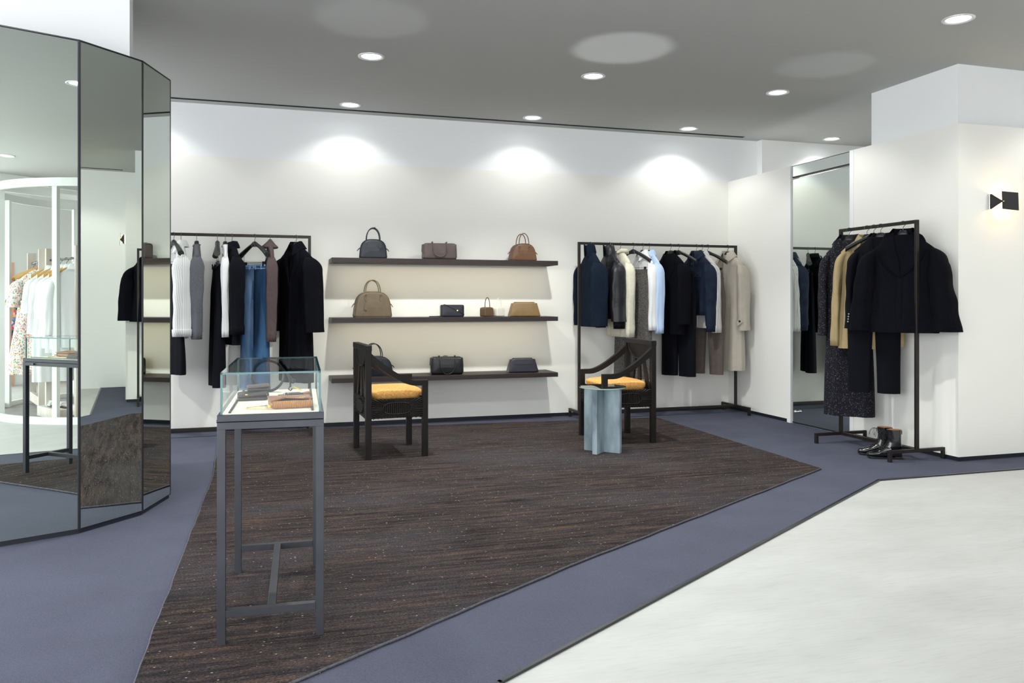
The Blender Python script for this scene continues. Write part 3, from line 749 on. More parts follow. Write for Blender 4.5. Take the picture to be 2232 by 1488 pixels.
# ------------------------------------------------------------------ garments
def ring_at(cx, cy, z, rx, ry, n, e=2.4, ph=0.0, fold=0.0, k=5, tilt=0.0):
    out = []
    for i in range(n):
        a = 2 * math.pi * i / n
        c, s = math.cos(a), math.sin(a)
        x = rx * math.copysign(abs(c) ** (2 / e), c); y = ry * math.copysign(abs(s) ** (2 / e), s)
        f = fold * (math.sin(k * a + ph) * .7 + .5 * math.sin((2 * k + 1) * a + 2.1 * ph))
        out.append(Vector((cx + x + f * .35 * c, cy + y + f * s, z + tilt * x)))
    return out
def lerp(a, b, t): return a + (b - a) * t
def smooth(t): t = max(0, min(1, t)); return t * t * (3 - 2 * t)
def garment(name, label, cat, loc, rz, m, group, W=.205, neck=.062, drop=.10, hem=None, chest=None, L=.72, d=.055, dhem=None,
            sl=.60, sr=(.088, .062), sout=.055, sfwd=0.0, sbend=.0, slat=.055, fold=.012, k=5, collar=None, placket=None, buttons=0, cuff=None, pockets=0,
            hemband=None, seed=0, lapel=None, m_sleeve=None, m_collar=None, m_pl=None, slope=1.0, cuffm=None, bm_button='button', yoke=0, tilt=0.0, swing=(0, 0), sflare=.85):
    """hanging top: origin at the base of the neck; local x = shoulders, -y = front, z down to the hem"""
    rr = random.Random(seed * 13 + 5)
    t = thing(name, label, cat, loc, rz, group)
    chest = chest or W * .93; hem = hem or W * .95; dhem = dhem or d
    mt = M[m]; ms = M[m_sleeve or m]; mc = M[m_collar or m]
    ph = rr.uniform(0, 6)
    def wid(z):                       # half width at depth z below the neck
        if z < drop: return lerp(neck, W, (z / drop) ** .80)
        u = (z - drop) / (L - drop)
        if u < .22: return lerp(W, chest, smooth(u / .22))
        return lerp(chest, hem, smooth((u - .22) / .78))
    def dep(z):
        if z < drop * 1.2: return lerp(.027, d * .84, min(1, z / (drop * .95)))
        u = (z - drop * 1.2) / max(.01, L - drop * 1.2)
        return lerp(d * .8, d, smooth(u * 4)) if u < .25 else lerp(d, dhem, smooth((u - .25) / .75))
    n = 44; rings = []; zs = [0, .006, .014, .024, .036, .05, drop * .7, drop * .85, drop, drop + .02, drop + .05]
    z = zs[-1]
    while z < L - .035:
        z += .035; zs.append(min(z, L))
    if zs[-1] < L: zs.append(L)
    for z in zs:
        u = max(0, (z - drop) / (L - drop))
        rings.append(ring_at(0, 0, -z, wid(z), dep(z), n, 2.3, ph + u * .8, fold * smooth(u * 1.5), k, tilt * u))
    b = MB(); b.loft(rings, True, False)
    inner = [[Vector((p.x * .965, p.y * .92, p.z + .001)) for p in r] for r in rings[len(rings) // 2:]]
    b.loft(inner[::-1], True, False); b.loft([rings[-1], inner[-1]])
    b.build('body', mt, t)
    # sleeves
    for s in (-1, 1):
        if sl <= 0: break
        rs = []; N = 30
        A = Vector((W - .085, -drop * .60 - .016)); T0 = Vector((.80, -.60)); B = Vector((W + slat * .15 + sout * .22, -drop - .13)); T1 = Vector((.10, -1))
        E_ = Vector((W + sout - slat * .2, -drop * .55 - sl))
        pth = []
        for i in range(13):
            u = i / 12; p1, p2 = A + T0 * .085, B - T1 * .085
            pth.append(A * (1 - u) ** 3 + p1 * 3 * u * (1 - u) ** 2 + p2 * 3 * u * u * (1 - u) + B * u ** 3)
        for i in range(1, N - 11):
            u = i / (N - 12); p1, p2 = B + T1 * .18, E_ + Vector((-.012, .2))
            pth.append(B * (1 - u) ** 3 + p1 * 3 * u * (1 - u) ** 2 + p2 * 3 * u * u * (1 - u) + E_ * u ** 3)
        m_ = len(pth)
        for i, p in enumerate(pth):
            u = i / (m_ - 1); uu = max(0, (i - 6) / (m_ - 7))
            tg = (pth[min(i + 1, m_ - 1)] - pth[max(0, i - 1)]).normalized()
            if i > m_ - 4: tg = tg.lerp(Vector((0, -1)), (i - m_ + 4) / 3).normalized()
            lat = Vector((-tg.y, tg.x))          # towards the outside / top
            oy = sfwd * uu + sbend * math.sin(uu * math.pi) + swing[1] * uu
            g = smooth(i / 11)
            ry = lerp(.020, sr[0], smooth(i / 11) ** .8) if i <= 11 else lerp(sr[0], sr[1], smooth(uu))
            rx = lerp(.016, slat, g) if i <= 11 else lerp(slat, slat * sflare, uu)
            cr = .07 * math.sin(u * 24 + ph + s) * smooth(uu * 3)
            n2 = 24; rg = []
            for q_ in range(n2):
                a_ = 2 * math.pi * q_ / n2; c_, s_ = math.cos(a_), math.sin(a_)
                f_ = .0045 * smooth(uu * 2) * (math.sin(3 * a_ + ph + u * 5) + .6 * math.sin(7 * a_ + ph))
                kx = rx * (1 + cr) * math.copysign(abs(c_) ** .9, c_) + f_ * c_; ky = ry * (1 - cr * .5) * math.copysign(abs(s_) ** .9, s_) + f_ * s_
                rg.append(Vector((s * (p.x + lat.x * kx), oy + ky, p.y + lat.y * kx)))
            rs.append(rg)
        if cuff:
            e = rs[-1]; c0 = sum(e, Vector()) / len(e)
        q = MB(); q.loft(rs, True, False)
        ins = [[Vector((p.x, p.y, p.z)).lerp(sum(r, Vector()) / len(r), .10) for p in r] for r in rs[-5:]]
        q.loft(ins[::-1], True, False); q.loft([rs[-1], ins[-1]])
        so = q.build('sleeve', ms, t)
        if cuff:
            ch, sc = cuff
            r0 = [c0 + (p - c0) * sc * 1.02 + Vector((0, 0, .006)) for p in e]
            r1 = [c0 + (p - c0) * sc * 1.05 + Vector((0, 0, .002)) for p in e]
            r2 = [c0 + (p - c0) * sc + Vector((0, 0, -ch)) for p in e]
            r3 = [c0 + (p - c0) * sc * .9 + Vector((0, 0, -ch)) for p in e]
            r4 = [c0 + (p - c0) * sc * .88 + Vector((0, 0, .0)) for p in e]
            MB().loft([[c0 + (p - c0) * .9 + Vector((0, 0, .006)) for p in e], r0, r1, r2, r3, r4]).build('cuff', M[cuffm or m_sleeve or m], so)
    def front(x, z, off=.004):
        """a point on the front of the body"""
        w, dd = wid(z), dep(z); u = min(.98, abs(x) / max(.001, w)); return Vector((x, -dd * (1 - u ** 2.3) ** (1 / 2.3) - off, -z))
    if placket:
        pw, z0 = placket
        q = MB(); rows = []
        nz = 24
        for i in range(nz + 1):
            z = lerp(z0, L - .004, i / nz); u = max(0, (z - drop) / (L - drop))
            off = .006 + fold * .55 * smooth(u * 1.5)
            rows.append([front(pw * x, z, off if abs(x) < .9 else off - .005) for x in (-1, -.85, 0, .85, 1)])
        q.loft(rows, closed=False); q.build('placket', M[m_pl or m], t)
    for i in range(buttons):
        z = lerp((placket[1] if placket else .2) + .05, L * .82, i / max(1, buttons - 1)) if buttons > 1 else .25
        u = max(0, (z - drop) / (L - drop)); p = front(0, z, .006 + fold * .55 * smooth(u * 1.5))
        MB().cyl(p + Vector((0, .001, 0)), p + Vector((0, -.004, 0)), .0095, 12).build('button', M[bm_button], t)
    for i in range(pockets):
        for s in (-1, 1):
            zc = L * (.36 if pockets == 1 else (.36, .58)[i]); q = MB()
            rows = [[front(s * (W * .45 + x), zc + zz, .011) for x in (-.05, -.02, .02, .05)] for zz in (-.03, 0, .03)]
            rows2 = [[p + Vector((0, .006, 0)) for p in r] for r in rows]
            q.loft(rows, closed=False); q.loft([rows[-1], rows2[-1]], closed=False); q.loft([rows2[0], rows[0]], closed=False)
            f = q.build('pocket_flap', mt, t)
            p = front(s * W * .45, zc + .012, .012)
            MB().cyl(p, p + Vector((0, -.003, 0)), .006, 10).build('button', M['chrome'], f)
    if hemband:
        e = rings[-1]; c0 = Vector((0, 0, -L))
        MB().loft([[c0 + (p - c0) * 1.0 + Vector((0, 0, .004)) for p in e], [c0 + (p - c0) * .97 + Vector((0, 0, -.006)) for p in e],
                   [c0 + (p - c0) * .95 + Vector((0, 0, -hemband)) for p in e], [c0 + (p - c0) * .88 + Vector((0, 0, -hemband)) for p in e]]).build('hem_band', M[cuffm or m], t)
    # collars
    if collar in ('shirt', 'coat', 'denim', 'stand'):
        hgt, out = {'shirt': (.034, .034), 'coat': (.045, .055), 'denim': (.04, .05), 'stand': (.075, .012)}[collar]
        q = MB(); rows = [[], [], [], [], []]
        A = [(-152 + 304 * i / 26) for i in range(27)]
        for a in A:
            rad = R(a); fr = abs(a) / 152
            dx, dy = math.sin(rad), math.cos(rad)
            pt = smooth((fr - .62) / .38)
            b0 = Vector((dx * neck * 1.0, dy * .042 - .004 * fr, -.012 - .03 * pt))
            b1 = Vector((dx * neck * .92, dy * .040 - .004, hgt - .028 * pt))
            if collar == 'stand':
                b1 = Vector((dx * neck * .88, dy * .045 - .012, hgt - .005 * math.sin(rad * 3)))
                b2 = b1 + Vector((dx * .010, dy * .010, -.004)); b3 = b0 + Vector((dx * .016, dy * .014, .012)); b4 = b0 + Vector((dx * .012, dy * .012, -.006))
            else:
                b2 = b1 + Vector((dx * .008, dy * .008, .002))
                b3 = Vector((dx * (neck + out * .6), dy * (.042 + out * .5) - .010 * pt, .004 - .045 * pt))
                b4 = Vector((dx * (neck + out), dy * (.042 + out * .7) - .018 * pt, -.022 - .062 * pt))
            for rw, p in zip(rows, (b0, b1, b2, b3, b4)): rw.append(p)
        q.loft(rows, closed=False); q.build('collar', mc, t)
    elif collar == 'hood':
        q = MB(); rg = []
        for i in range(9):
            u = i / 8; a = math.pi * u
            cx = 0; rx = .085 * math.sin(a) ** .6 + .004 if 0 < u < 1 else .004
            rg.append(ring_at(0, .012 - .045 * math.cos(a) * .6, .006 - .03 * u + .028 * math.sin(a), rx, .018 + .040 * math.sin(a), 20, 2.2, i, .005, 3))
        q.loft(rg)
        for s in (-1, 1):
            q.tube([(s * .025, -.05, 0), (s * .062, -.02, .022), (s * .07, .03, .018), (s * .03, .07, -.004)], [.012, .020, .022, .012], 10)
        q.build('hood', mc, t)
        if placket is None and cuff:
            d2 = MB()
            for s in (-1, 1): d2.tube([front(s * .022, .02, .012), front(s * .028, .09, .012), front(s * .024, .16, .010)], .003, 6)
            d2.build('drawstring', mc, t)
    elif collar == 'peak':
        q = MB(); q.loft([ring_at(0, .0, z, rx, ry, 24, 2.2, z * 40, .004, 3) for z, rx, ry in ((.062, .006, .006), (.045, .022, .020), (.020, .046, .044), (.000, .066, .064), (-.012, .074, .070), (-.020, .066, .062), (-.014, .050, .044), (.000, .036, .030))], True, False)
        q.build('hood', mc, t)
    elif collar == 'crew':
        MB().tube([Vector((math.sin(R(a)) * neck * 1.0, math.cos(R(a)) * .028, .000 - .014 * smooth((abs(a) - 90) / 90))) for a in range(-180, 180, 12)], .0055, 8, closed=True).build('collar', mc, t)
    if lapel:
        zl, wl = lapel                # break depth, lapel width
        big = collar == 'shawl'
        for s in (-1, 1):
            q = MB(); rows = []; N = 14
            for i in range(N + 1):
                u = i / N; z = lerp(-.012 if not big else -.02, zl, u)
                xin = lerp(neck * .95, .004, smooth(u * 1.05)) * s
                wd = wl * (math.sin(math.pi * (.16 + .84 * u)) ** .7 if big else (1.0 if u < .38 else lerp(1.08, .04, (u - .38) / .62)) * (.55 + 1.2 * u if u < .38 else 1))
                row = []
                for j in range(5):
                    v = j / 4; x = xin + s * wd * v
                    zz = max(0, z + (.028 if big else .018) * v)
                    p = front(x, max(0.001, zz), .010 + .008 * math.sin(v * math.pi))
                    if z < 0: p.z = -z * (1 - v) * 1.0 - zz * v
                    row.append(p)
                row.append(row[-1] + Vector((0, .010, 0)))
                rows.append(row)
            q.loft(rows, closed=False); q.build('lapel', mc, t)
        if big or collar is None:
            q = MB(); rows = []
            for a in range(-100, 101, 12):
                dx, dy = math.sin(R(a)), math.cos(R(a))
                hh = .05 if big else .034
                rows.append([Vector((dx * neck, dy * .04, -.01)), Vector((dx * neck * .95, dy * .042, hh)), Vector((dx * (neck + .01), dy * .052, hh)),
                             Vector((dx * (neck + .045 + .03 * big), dy * .075, -.012 - .02 * big))])
            q.loft(rows, closed=False); q.build('collar', mc, t)
    return t
def trousers(name, label, cat, loc, rz, m, group, W=.19, L=1.08, d=.022, hemw=.10, hemd=.035, rise=.28, fold=.008, seed=0, m2=None, band=.035, wtop=None, swing=0.0, belt=False, legs=2, stitch=False, crease=0.0, flare=1.0):
    t = thing(name, label, cat, loc, rz, group); rr = random.Random(seed); ph = rr.uniform(0, 6); wt = wtop or W * .88
    n = 36; b = MB()
    rings = []
    zs = [i * rise / 9 for i in range(10)] if legs == 2 else [i * L / 26 for i in range(27)]
    for z in zs:
        u = z / (rise if legs == 2 else L)
        w = lerp(wt, W, smooth(u * (1 if legs == 2 else 2.4))); 
        if legs == 1: w = lerp(w, hemw, smooth((u - .3) / .7))
        dd = (lerp(d * .55, d * 1.2, smooth(u / .7)) if u < .7 else lerp(d * 1.2, d * 1.02, smooth((u - .7) / .3))) if legs == 2 else lerp(d * .55, hemd, smooth(u))
        rings.append(ring_at(0, 0, -z, w, dd, n, 2.5, ph + u, fold * smooth(u), 5))
    if legs == 2: rings0 = rings; rings = [[Vector((p.x * .94, p.y * .45, p.z)) for p in r] for r in rings]
    b.loft(rings, True, legs == 2)
    if legs == 1:
        inn = [[Vector((p.x * .96, p.y * .9, p.z)) for p in r] for r in rings[-8:]]
        b.loft(inn[::-1], True); b.loft([rings[-1], inn[-1]])
    b.build('seat' if legs == 2 else 'skirt', M[m], t)
    if legs == 2:
        for s in (-1, 1):
            q = MB(); rs = []
            for i in range(31):
                u = i / 30; z = lerp(.012, L, u); ur = min(1, z / rise)
                rx = lerp(lerp(wt * .52, W * .51, smooth(ur)), hemw * .5, smooth((z - rise) / (L - rise))) ; ry = lerp(d * .62, d * 1.15, smooth(ur)) if z < rise else lerp(d * 1.15, hemd, smooth((z - rise) / (L - rise)))
                cx = s * (lerp(wt * .49, W * .5, smooth(ur)) + .010 * u) + swing * u * (1 if s > 0 else .4)
                rg = ring_at(cx, -.004 * s * u, -z, rx * 1.0, ry, 24, 2.2, ph + s * 2 + u * 1.5, fold * smooth(u * 1.4), 3)
                rs.append(rg)
            q.loft(rs, True, False)
            inn = [[p.lerp(sum(r, Vector()) / len(r), .1) for p in r] for r in rs[-8:]]
            q.loft(inn[::-1], True); q.loft([rs[-1], inn[-1]])
            lg = q.build('trouser_leg', M[(m2 if (m2 and s > 0) else m)], t)
            if stitch:
                MB().loft([[p + Vector(((p.x - sum(r, Vector()).x / len(r)) * .02, (p.y) * .03, 0)) for p in r] for r in (rs[-2], rs[-1])]).build('hem_fold', M[(m2 if (m2 and s > 0) else m)], lg)
    e = MB(); r0 = rings[0]
    lo = ring_at(0, 0, -band, wt + (W - wt) * .1 + .003, d * .75 + .003, n, 2.5)
    hi = [Vector((p.x * 1.02, p.y * 1.15, .004)) for p in r0]; hi2 = [Vector((p.x * .97, p.y * .6, .004)) for p in r0]
    e.loft([hi2, hi, lo]); wb = e.build('waistband', M[m], t)
    for x in (-.75, -.3, .3, .75):
        if legs == 2:
            yy = -(d * .75 + .003) * (1 - abs(x) ** 2.5) ** .4 - .0015
            MB().box((x * wt, yy, -band / 2 + .001), (.010, .004, band + .012), ch=.001).build('belt_loop', M[m], wb)
    if legs == 2:
        MB().cyl((0, -d * .7 - .002, -band / 2), (0, -d * .7 - .008, -band / 2), .008, 10).build('button', M['button' if not stitch else 'gold'], wb)
        fl = MB().box((.004, -d * .62, -.085), (.012, .004, .10), ch=.001); fl.build('fly', M[m], t)
    return t
RZ1, RZ3 = 1.764, 1.779
def hang(x, y, z, phi, hl, clips=False, **kw):
    return hanger(hl, (x, y, z), R(phi - 90), clips, **kw)
GT = .100; PT = .270
# --- rack 1, left to right
g1 = 'clothes on the rack beside the mirrored column'
def top1(x, phi, hl, *a, **k):
    hang(x, 7.4, RZ1 - .0, phi, hl); return garment(a[0], a[1], a[2], (x, 7.4, RZ1 - GT), R(phi - 90), a[3], g1, **k)
hang(-.744, 7.4, RZ1, 24, 'black clip hanger half hidden by the edge of the mirrored column', True)
trousers('skirt', 'long black skirt on a clip hanger nearest the mirrored column', 'skirt', (-.744, 7.4, RZ1 - PT), R(24 - 90), 'black_twill', g1, W=.19, L=.93, hemw=.23, hemd=.055, legs=1, fold=.014, seed=1)
top1(-.687, 8, 'black hanger holding the white and grey striped shirt', 'striped_shirt', 'white shirt with thin grey stripes and rolled cuff beside the long black skirt', 'shirt', 'shirtstripe',
     W=0.195, L=.80, sl=.67, sr=(0.08, 0.068), sout=0.01, d=0.05, collar='shirt', placket=(.016, .03), buttons=5, cuff=(.055, 1.06), seed=2, hem=0.185, fold=.014, slat=0.038)
top1(-.562, 5, 'black hanger holding the grey knit sweater', 'grey_sweater', 'mid grey melange sweater hanging alone right of the striped shirt', 'sweater', 'grey_knit',
     W=0.19, L=.66, sl=.69, sr=(0.058, 0.046), sout=0, d=0.042, collar='crew', cuff=(.06, .9), seed=3, hemband=.05, slat=0.038)
hang(-.394, 7.4, RZ1, 5, 'black clip hanger holding the narrow black trousers', True)
trousers('black_trousers', 'narrow black trousers seen edge-on left of the white long sleeved top', 'trousers', (-.394, 7.4, RZ1 - PT), R(12 - 90), 'black_twill', g1, W=.185, L=1.05, hemw=.17, hemd=.052, d=.036, seed=4)
top1(-.330, 2, 'black hanger holding the white long sleeved top', 'long_sleeved_shirt', 'plain white long sleeved top between black trousers and black overshirt', 'top', 'white_cotton',
     W=0.185, L=.62, sl=.68, sr=(0.036, 0.026), sout=.0, d=0.026, slat=0.03, collar='crew', cuff=(.055, .95), seed=5)
top1(-.274, 14, 'black hanger holding the black overshirt', 'black_overshirt', 'black overshirt with buttoned cuff between the white top and the blue jeans', 'shirt', 'black_twill',
     W=0.2, L=.86, sl=.65, sr=(0.066, 0.056), sout=0.015, d=0.048, collar='shirt', placket=(.017, .03), buttons=6, cuff=(.065, 1.0), seed=6, fold=.014, slat=0.04)
hang(-.087, 7.4, RZ1, 34, 'black clip hanger holding the blue jeans', True)
trousers('blue_jeans', 'washed blue straight jeans with one darker leg on a clip hanger', 'jeans', (-.087, 7.4, RZ1 - PT), R(34 - 90), 'denim_blue', g1, W=.190, L=1.085, hemw=.20, hemd=.05, d=.030, rise=.30, seed=7, m2='denim_mid', stitch=True)
top1(.043, 4, 'black hanger under the hood of the mauve sweatshirt', 'mauve_hoodie', 'mauve brown hooded sweatshirt right of the blue jeans', 'hoodie', 'mauve',
     W=0.185, L=.75, sl=.72, sr=(0.05, 0.042), sout=.0, d=0.036, slat=0.036, collar='peak', cuff=(.06, .92), seed=8, hemband=.05)
top1(.264, 34, 'black hanger holding the long black coat at the end of the rack', 'long_black_coat', 'long black wool coat at the right end of the rack beside the mirrored column', 'coat', 'black_wool',
     W=0.215, L=1.20, sl=.70, sr=(0.098, 0.092), sout=0.075, d=0.065, dhem=0.075, hem=0.215, collar='coat', placket=(.020, .12), lapel=(.34, .075), seed=9, fold=.018, slat=0.05)
# --- rack 2
g2 = 'clothes on the rack behind the right armchair'
def top2(x, phi, hl, *a, **k):
    hang(x, 7.4, RZ1, phi, hl); return garment(a[0], a[1], a[2], (x, 7.4, RZ1 - GT), R(phi - 90), a[3], g2, **k)
top2(3.089, 0, 'black hanger holding the navy wool jacket', 'navy_jacket', 'navy wool jacket with tall stand collar at the left end of its rack', 'jacket', 'navy_wool',
     W=0.205, L=.735, sl=.67, sr=(0.094, 0.09), sout=0.025, d=0.062, dhem=0.075, hem=0.205, collar='stand', placket=(.022, .0), seed=11, fold=.014, slat=0.042, drop=0.105)
top2(3.296, 2, 'black hanger holding the black leather bomber jacket', 'leather_bomber', 'black leather bomber jacket with ribbed cuffs beside the navy jacket', 'jacket', 'leather_black',
     W=0.2, L=.60, sl=.63, sr=(0.074, 0.08), sout=0.02, d=0.055, collar='stand', placket=(.012, .02), seed=12, cuff=(.07, .72), hemband=.06, cuffm='black_twill', slat=0.045, sbend=-.01, fold=.016)
top2(3.412, 3, 'black hanger holding the cream hooded sweatshirt', 'cream_hoodie', 'cream hooded sweatshirt with ribbed cuffs between leather jacket and grey tweed trousers', 'hoodie', 'cream_knit',
     W=0.195, L=.78, sl=.71, sr=(0.058, 0.048), sout=0.01, d=0.05, collar='hood', cuff=(.075, .9), hemband=.06, seed=13, fold=.012, slat=0.038)
hang(3.553, 7.4, RZ1, 34, 'wide black clip hanger holding the grey tweed trousers', True)
trousers('tweed_trousers', 'dark grey flecked tweed trousers on a wide clip hanger', 'trousers', (3.553, 7.4, RZ1 - PT), R(32 - 90), 'tweed', g2, W=.205, L=1.09, hemw=.24, hemd=.06, d=.035, seed=14, fold=.012)
top2(3.660, 4, 'black hanger holding the plain white shirt', 'white_shirt', 'plain white cotton shirt right of the grey tweed trousers', 'shirt', 'white_cotton',
     W=0.19, L=.74, sl=.66, sr=(0.056, 0.046), sout=.01, d=0.042, collar='shirt', placket=(.016, .03), buttons=6, cuff=(.06, .95), seed=15, slat=0.034)
top2(3.732, 4, 'black hanger holding the pale blue shirt', 'blue_shirt', 'pale blue finely striped shirt beside the plain white shirt', 'shirt', 'blue_cotton',
     W=0.19, L=.79, sl=.69, sr=(0.056, 0.046), sout=.01, d=0.042, collar='shirt', placket=(.016, .03), buttons=6, cuff=(.06, .95), seed=16, slat=0.034)
top2(3.975, 9, 'black hanger holding the black wool jacket over black trousers', 'black_wool_jacket', 'black wool jacket with wide lapels over the flared black trousers', 'jacket', 'black_wool',
     W=0.205, L=.82, sl=.66, sr=(0.08, 0.078), sout=0.03, d=0.065, hem=0.21, placket=(.018, .33), lapel=(.36, .085), buttons=0, seed=17, slat=0.042, fold=.012)
hang(4.065, 7.4, RZ1, 36, 'black clip hanger behind the black wool jacket', True)
trousers('flared_black_trousers', 'long black trousers hanging below the black wool jacket', 'trousers', (4.065, 7.4, RZ1 - PT), R(26 - 90), 'black_twill', g2, W=.205, L=1.08, hemw=.19, hemd=.05, d=.032, seed=18)
top2(4.273, 10, 'black hanger holding the dark denim jacket', 'denim_jacket', 'dark indigo denim jacket with chest pockets over a striped shirt', 'jacket', 'denim_dark',
     W=0.205, L=.58, sl=.68, sr=(0.078, 0.07), sout=0.035, d=0.062, collar='denim', placket=(.02, .05), buttons=5, cuff=(.06, .85), hemband=.05, pockets=1, seed=19, fold=.014, bm_button='wire', slat=0.042)
top2(4.340, 10, 'black hanger behind the dark denim jacket', 'pinstripe_shirt', 'grey and white striped shirt showing below the dark denim jacket', 'shirt', 'pinstripe',
     W=0.195, L=.76, sl=.69, sr=(0.06, 0.055), sout=0.03, d=0.055, collar='shirt', placket=(.016, .03), buttons=6, cuff=(.06, .95), seed=20, fold=.018, slat=0.036)
hang(4.405, 7.4, RZ1, 40, 'black clip hanger with one arm showing left of the beige trench coat', True)
trousers('taupe_trousers', 'taupe trousers whose legs show between denim jacket and trench coat', 'trousers', (4.400, 7.4, RZ1 - PT), R(30 - 90), 'taupe', g2, W=.20, L=1.07, hemw=.145, hemd=.045, d=.032, seed=21)
tr = top2(4.641, 15, 'black hanger holding the beige trench coat', 'trench_coat', 'long beige trench coat with button cuff tabs at the right end of its rack', 'coat', 'trench',
     W=0.205, L=1.20, sl=.73, sr=(0.082, 0.076), sout=0.035, d=0.065, dhem=0.085, hem=0.215, collar='coat', placket=(.034, .03), buttons=1, seed=22, fold=.022, k=4, slat=0.042)
for s in (-1, 1):
    tb = MB().box((0, 0, 0), (.075, .008, .05), Matrix.Rotation(R(-35 * s), 3, 'Y'), ch=.003); o = tb.build('cuff_tab', M['trench'], tr, (s * .232, -.080, -.70))
    MB().cyl((.01, -.004, .01), (.01, -.010, .01), .011, 12).build('button', M['button'], o)
# --- rack 3
g3 = 'clothes on the rack by the right wall'
def top3(y, phi, hl, *a, **k):
    hang(4.592, y, RZ3, phi, hl); return garment(a[0], a[1], a[2], (4.592, y, RZ3 - GT), R(phi - 90), a[3], g3, **k)
top3(5.504, 40, 'black hanger holding the long speckled black coat', 'speckled_coat', 'very long black coat speckled with white flecks nearest the wall mirror', 'coat', 'specklewool',
     W=0.18, L=1.44, sl=.73, sr=(0.078, 0.072), sout=0.03, d=0.06, dhem=0.07, hem=0.195, collar='shawl', lapel=(.62, .10), placket=None, seed=31, fold=.014, slat=0.042)
top3(5.300, 42, 'black hanger with one bare arm holding the camel shirt', 'camel_shirt', 'camel coloured shirt showing behind and below the black blazer', 'shirt', 'camel',
     W=0.195, L=.88, sl=.74, sr=(0.062, 0.048), sout=0.05, d=0.05, collar='shirt', placket=(.016, .03), buttons=6, cuff=(.065, .95), seed=32, fold=.018, hem=0.21, slat=0.036)
hang(4.592, 5.225, RZ3, 44, 'black clip hanger between the camel shirt and the black blazer', True)
trousers('cropped_black_trousers', 'cropped black trousers with open legs below the camel shirt', 'trousers', (4.592, 5.225, RZ3 - PT), R(44 - 90), 'black_twill', g3, W=.19, L=1.05, hemw=.165, hemd=.05, d=.03, seed=33)
bz = top3(5.150, 40, 'black hanger holding the black blazer', 'black_blazer', 'black blazer with four small cuff buttons behind the short black coat', 'jacket', 'black_twill',
     W=0.195, L=.72, sl=.66, sr=(0.072, 0.062), sout=0.04, d=0.055, placket=(.016, .30), lapel=(.34, .07), buttons=2, seed=34, slat=0.04)
for i in range(4):
    MB().cyl((-.222 - .002 * i, -.060, -.60 - .02 * i), (-.222 - .002 * i, -.070, -.60 - .02 * i), .006, 10).build('button', M['wire'], bz)
top3(4.920, 33, 'black hanger holding the short wide black coat', 'wide_collar_coat', 'short wide black wool coat with large shawl collar at the near end of the rack', 'coat', 'black_wool',
     W=.225, L=.735, sl=.66, sr=(.105,.105), sout=.085, d=.075, dhem=.095, hem=.245, collar='shawl', lapel=(.30,.125), placket=(.024,.28), buttons=0, seed=35, fold=.018, slat=.062, sflare=1.5, sbend=-.02, drop=.115)

# ------------------------------------------------------------------ handbags
def rpoly(pts, rad, n=6):
    out = []; m = len(pts)
    for i in range(m):
        p, a, b = Vector(pts[i]), Vector(pts[i - 1]), Vector(pts[(i + 1) % m]); r = rad[i]
        u, v = (a - p).normalized(), (b - p).normalized()
        ang = math.acos(max(-1, min(1, u.dot(v)))); d = min(r / math.tan(ang / 2), (a - p).length * .49, (b - p).length * .49)
        p0, p1 = p + u * d, p + v * d
        for k in range(n + 1):
            t = k / n; out.append(tuple(p0 * (1 - t) ** 2 + p * 2 * t * (1 - t) + p1 * t * t))
    return out
def resample(loop, n):
    L = [0]; m = len(loop)
    for i in range(m): L.append(L[-1] + math.dist(loop[i], loop[(i + 1) % m]))
    out = []; j = 0
    for k in range(n):
        t = L[-1] * k / n
        while L[j + 1] < t: j += 1
        f = (t - L[j]) / max(1e-9, L[j + 1] - L[j]); a, b = loop[j], loop[(j + 1) % m]
        out.append((a[0] + (b[0] - a[0]) * f, a[1] + (b[1] - a[1]) * f))
    return out
def pillow(mb, outline, d, r=.012, bulge=.01, n=56, topthin=1.0):
    """bag body: outline in x, z given a depth d along y with rounded edges and bulging faces"""
    o = resample(outline, n); xs = [p[0] for p in o]; zs = [p[1] for p in o]
    cx, cz = (min(xs) + max(xs)) / 2, (min(zs) + max(zs)) / 2; hx, hz = (max(xs) - min(xs)) / 2, (max(zs) - min(zs)) / 2
    def ring(ins, y):
        out = []
        for x, z in o:
            z2_ = cz + (z - cz) * (1 - ins / hz); th = lerp(1, topthin, (z2_ - min(zs)) / (2 * hz))
            out.append(Vector((cx + (x - cx) * (1 - ins / hx), y * th, z2_)))
        return out
    rg = []
    for f in (.25, .6, .85): rg.append(ring(lerp(hz, r, f), -(d / 2 + bulge * (1 - f))))
    for k in range(6):
        a = math.pi / 2 * k / 5; rg.append(ring(r * (1 - math.sin(a)), -(d / 2 - r * (1 - math.cos(a)))))
    rg2 = [[Vector((p.x, -p.y, p.z)) for p in q] for q in rg[::-1]]
    mb.loft(rg + rg2, True, True)
    return mb
def bag(name, label, x, z, y=7.50, rz=0.0, group='handbags on the wall shelves'):
    return thing(name, label, 'handbag', (x, y, z), rz, group)
def outline3(o, y, s=1.0): return [Vector((x * s, y, z)) for x, z in o]
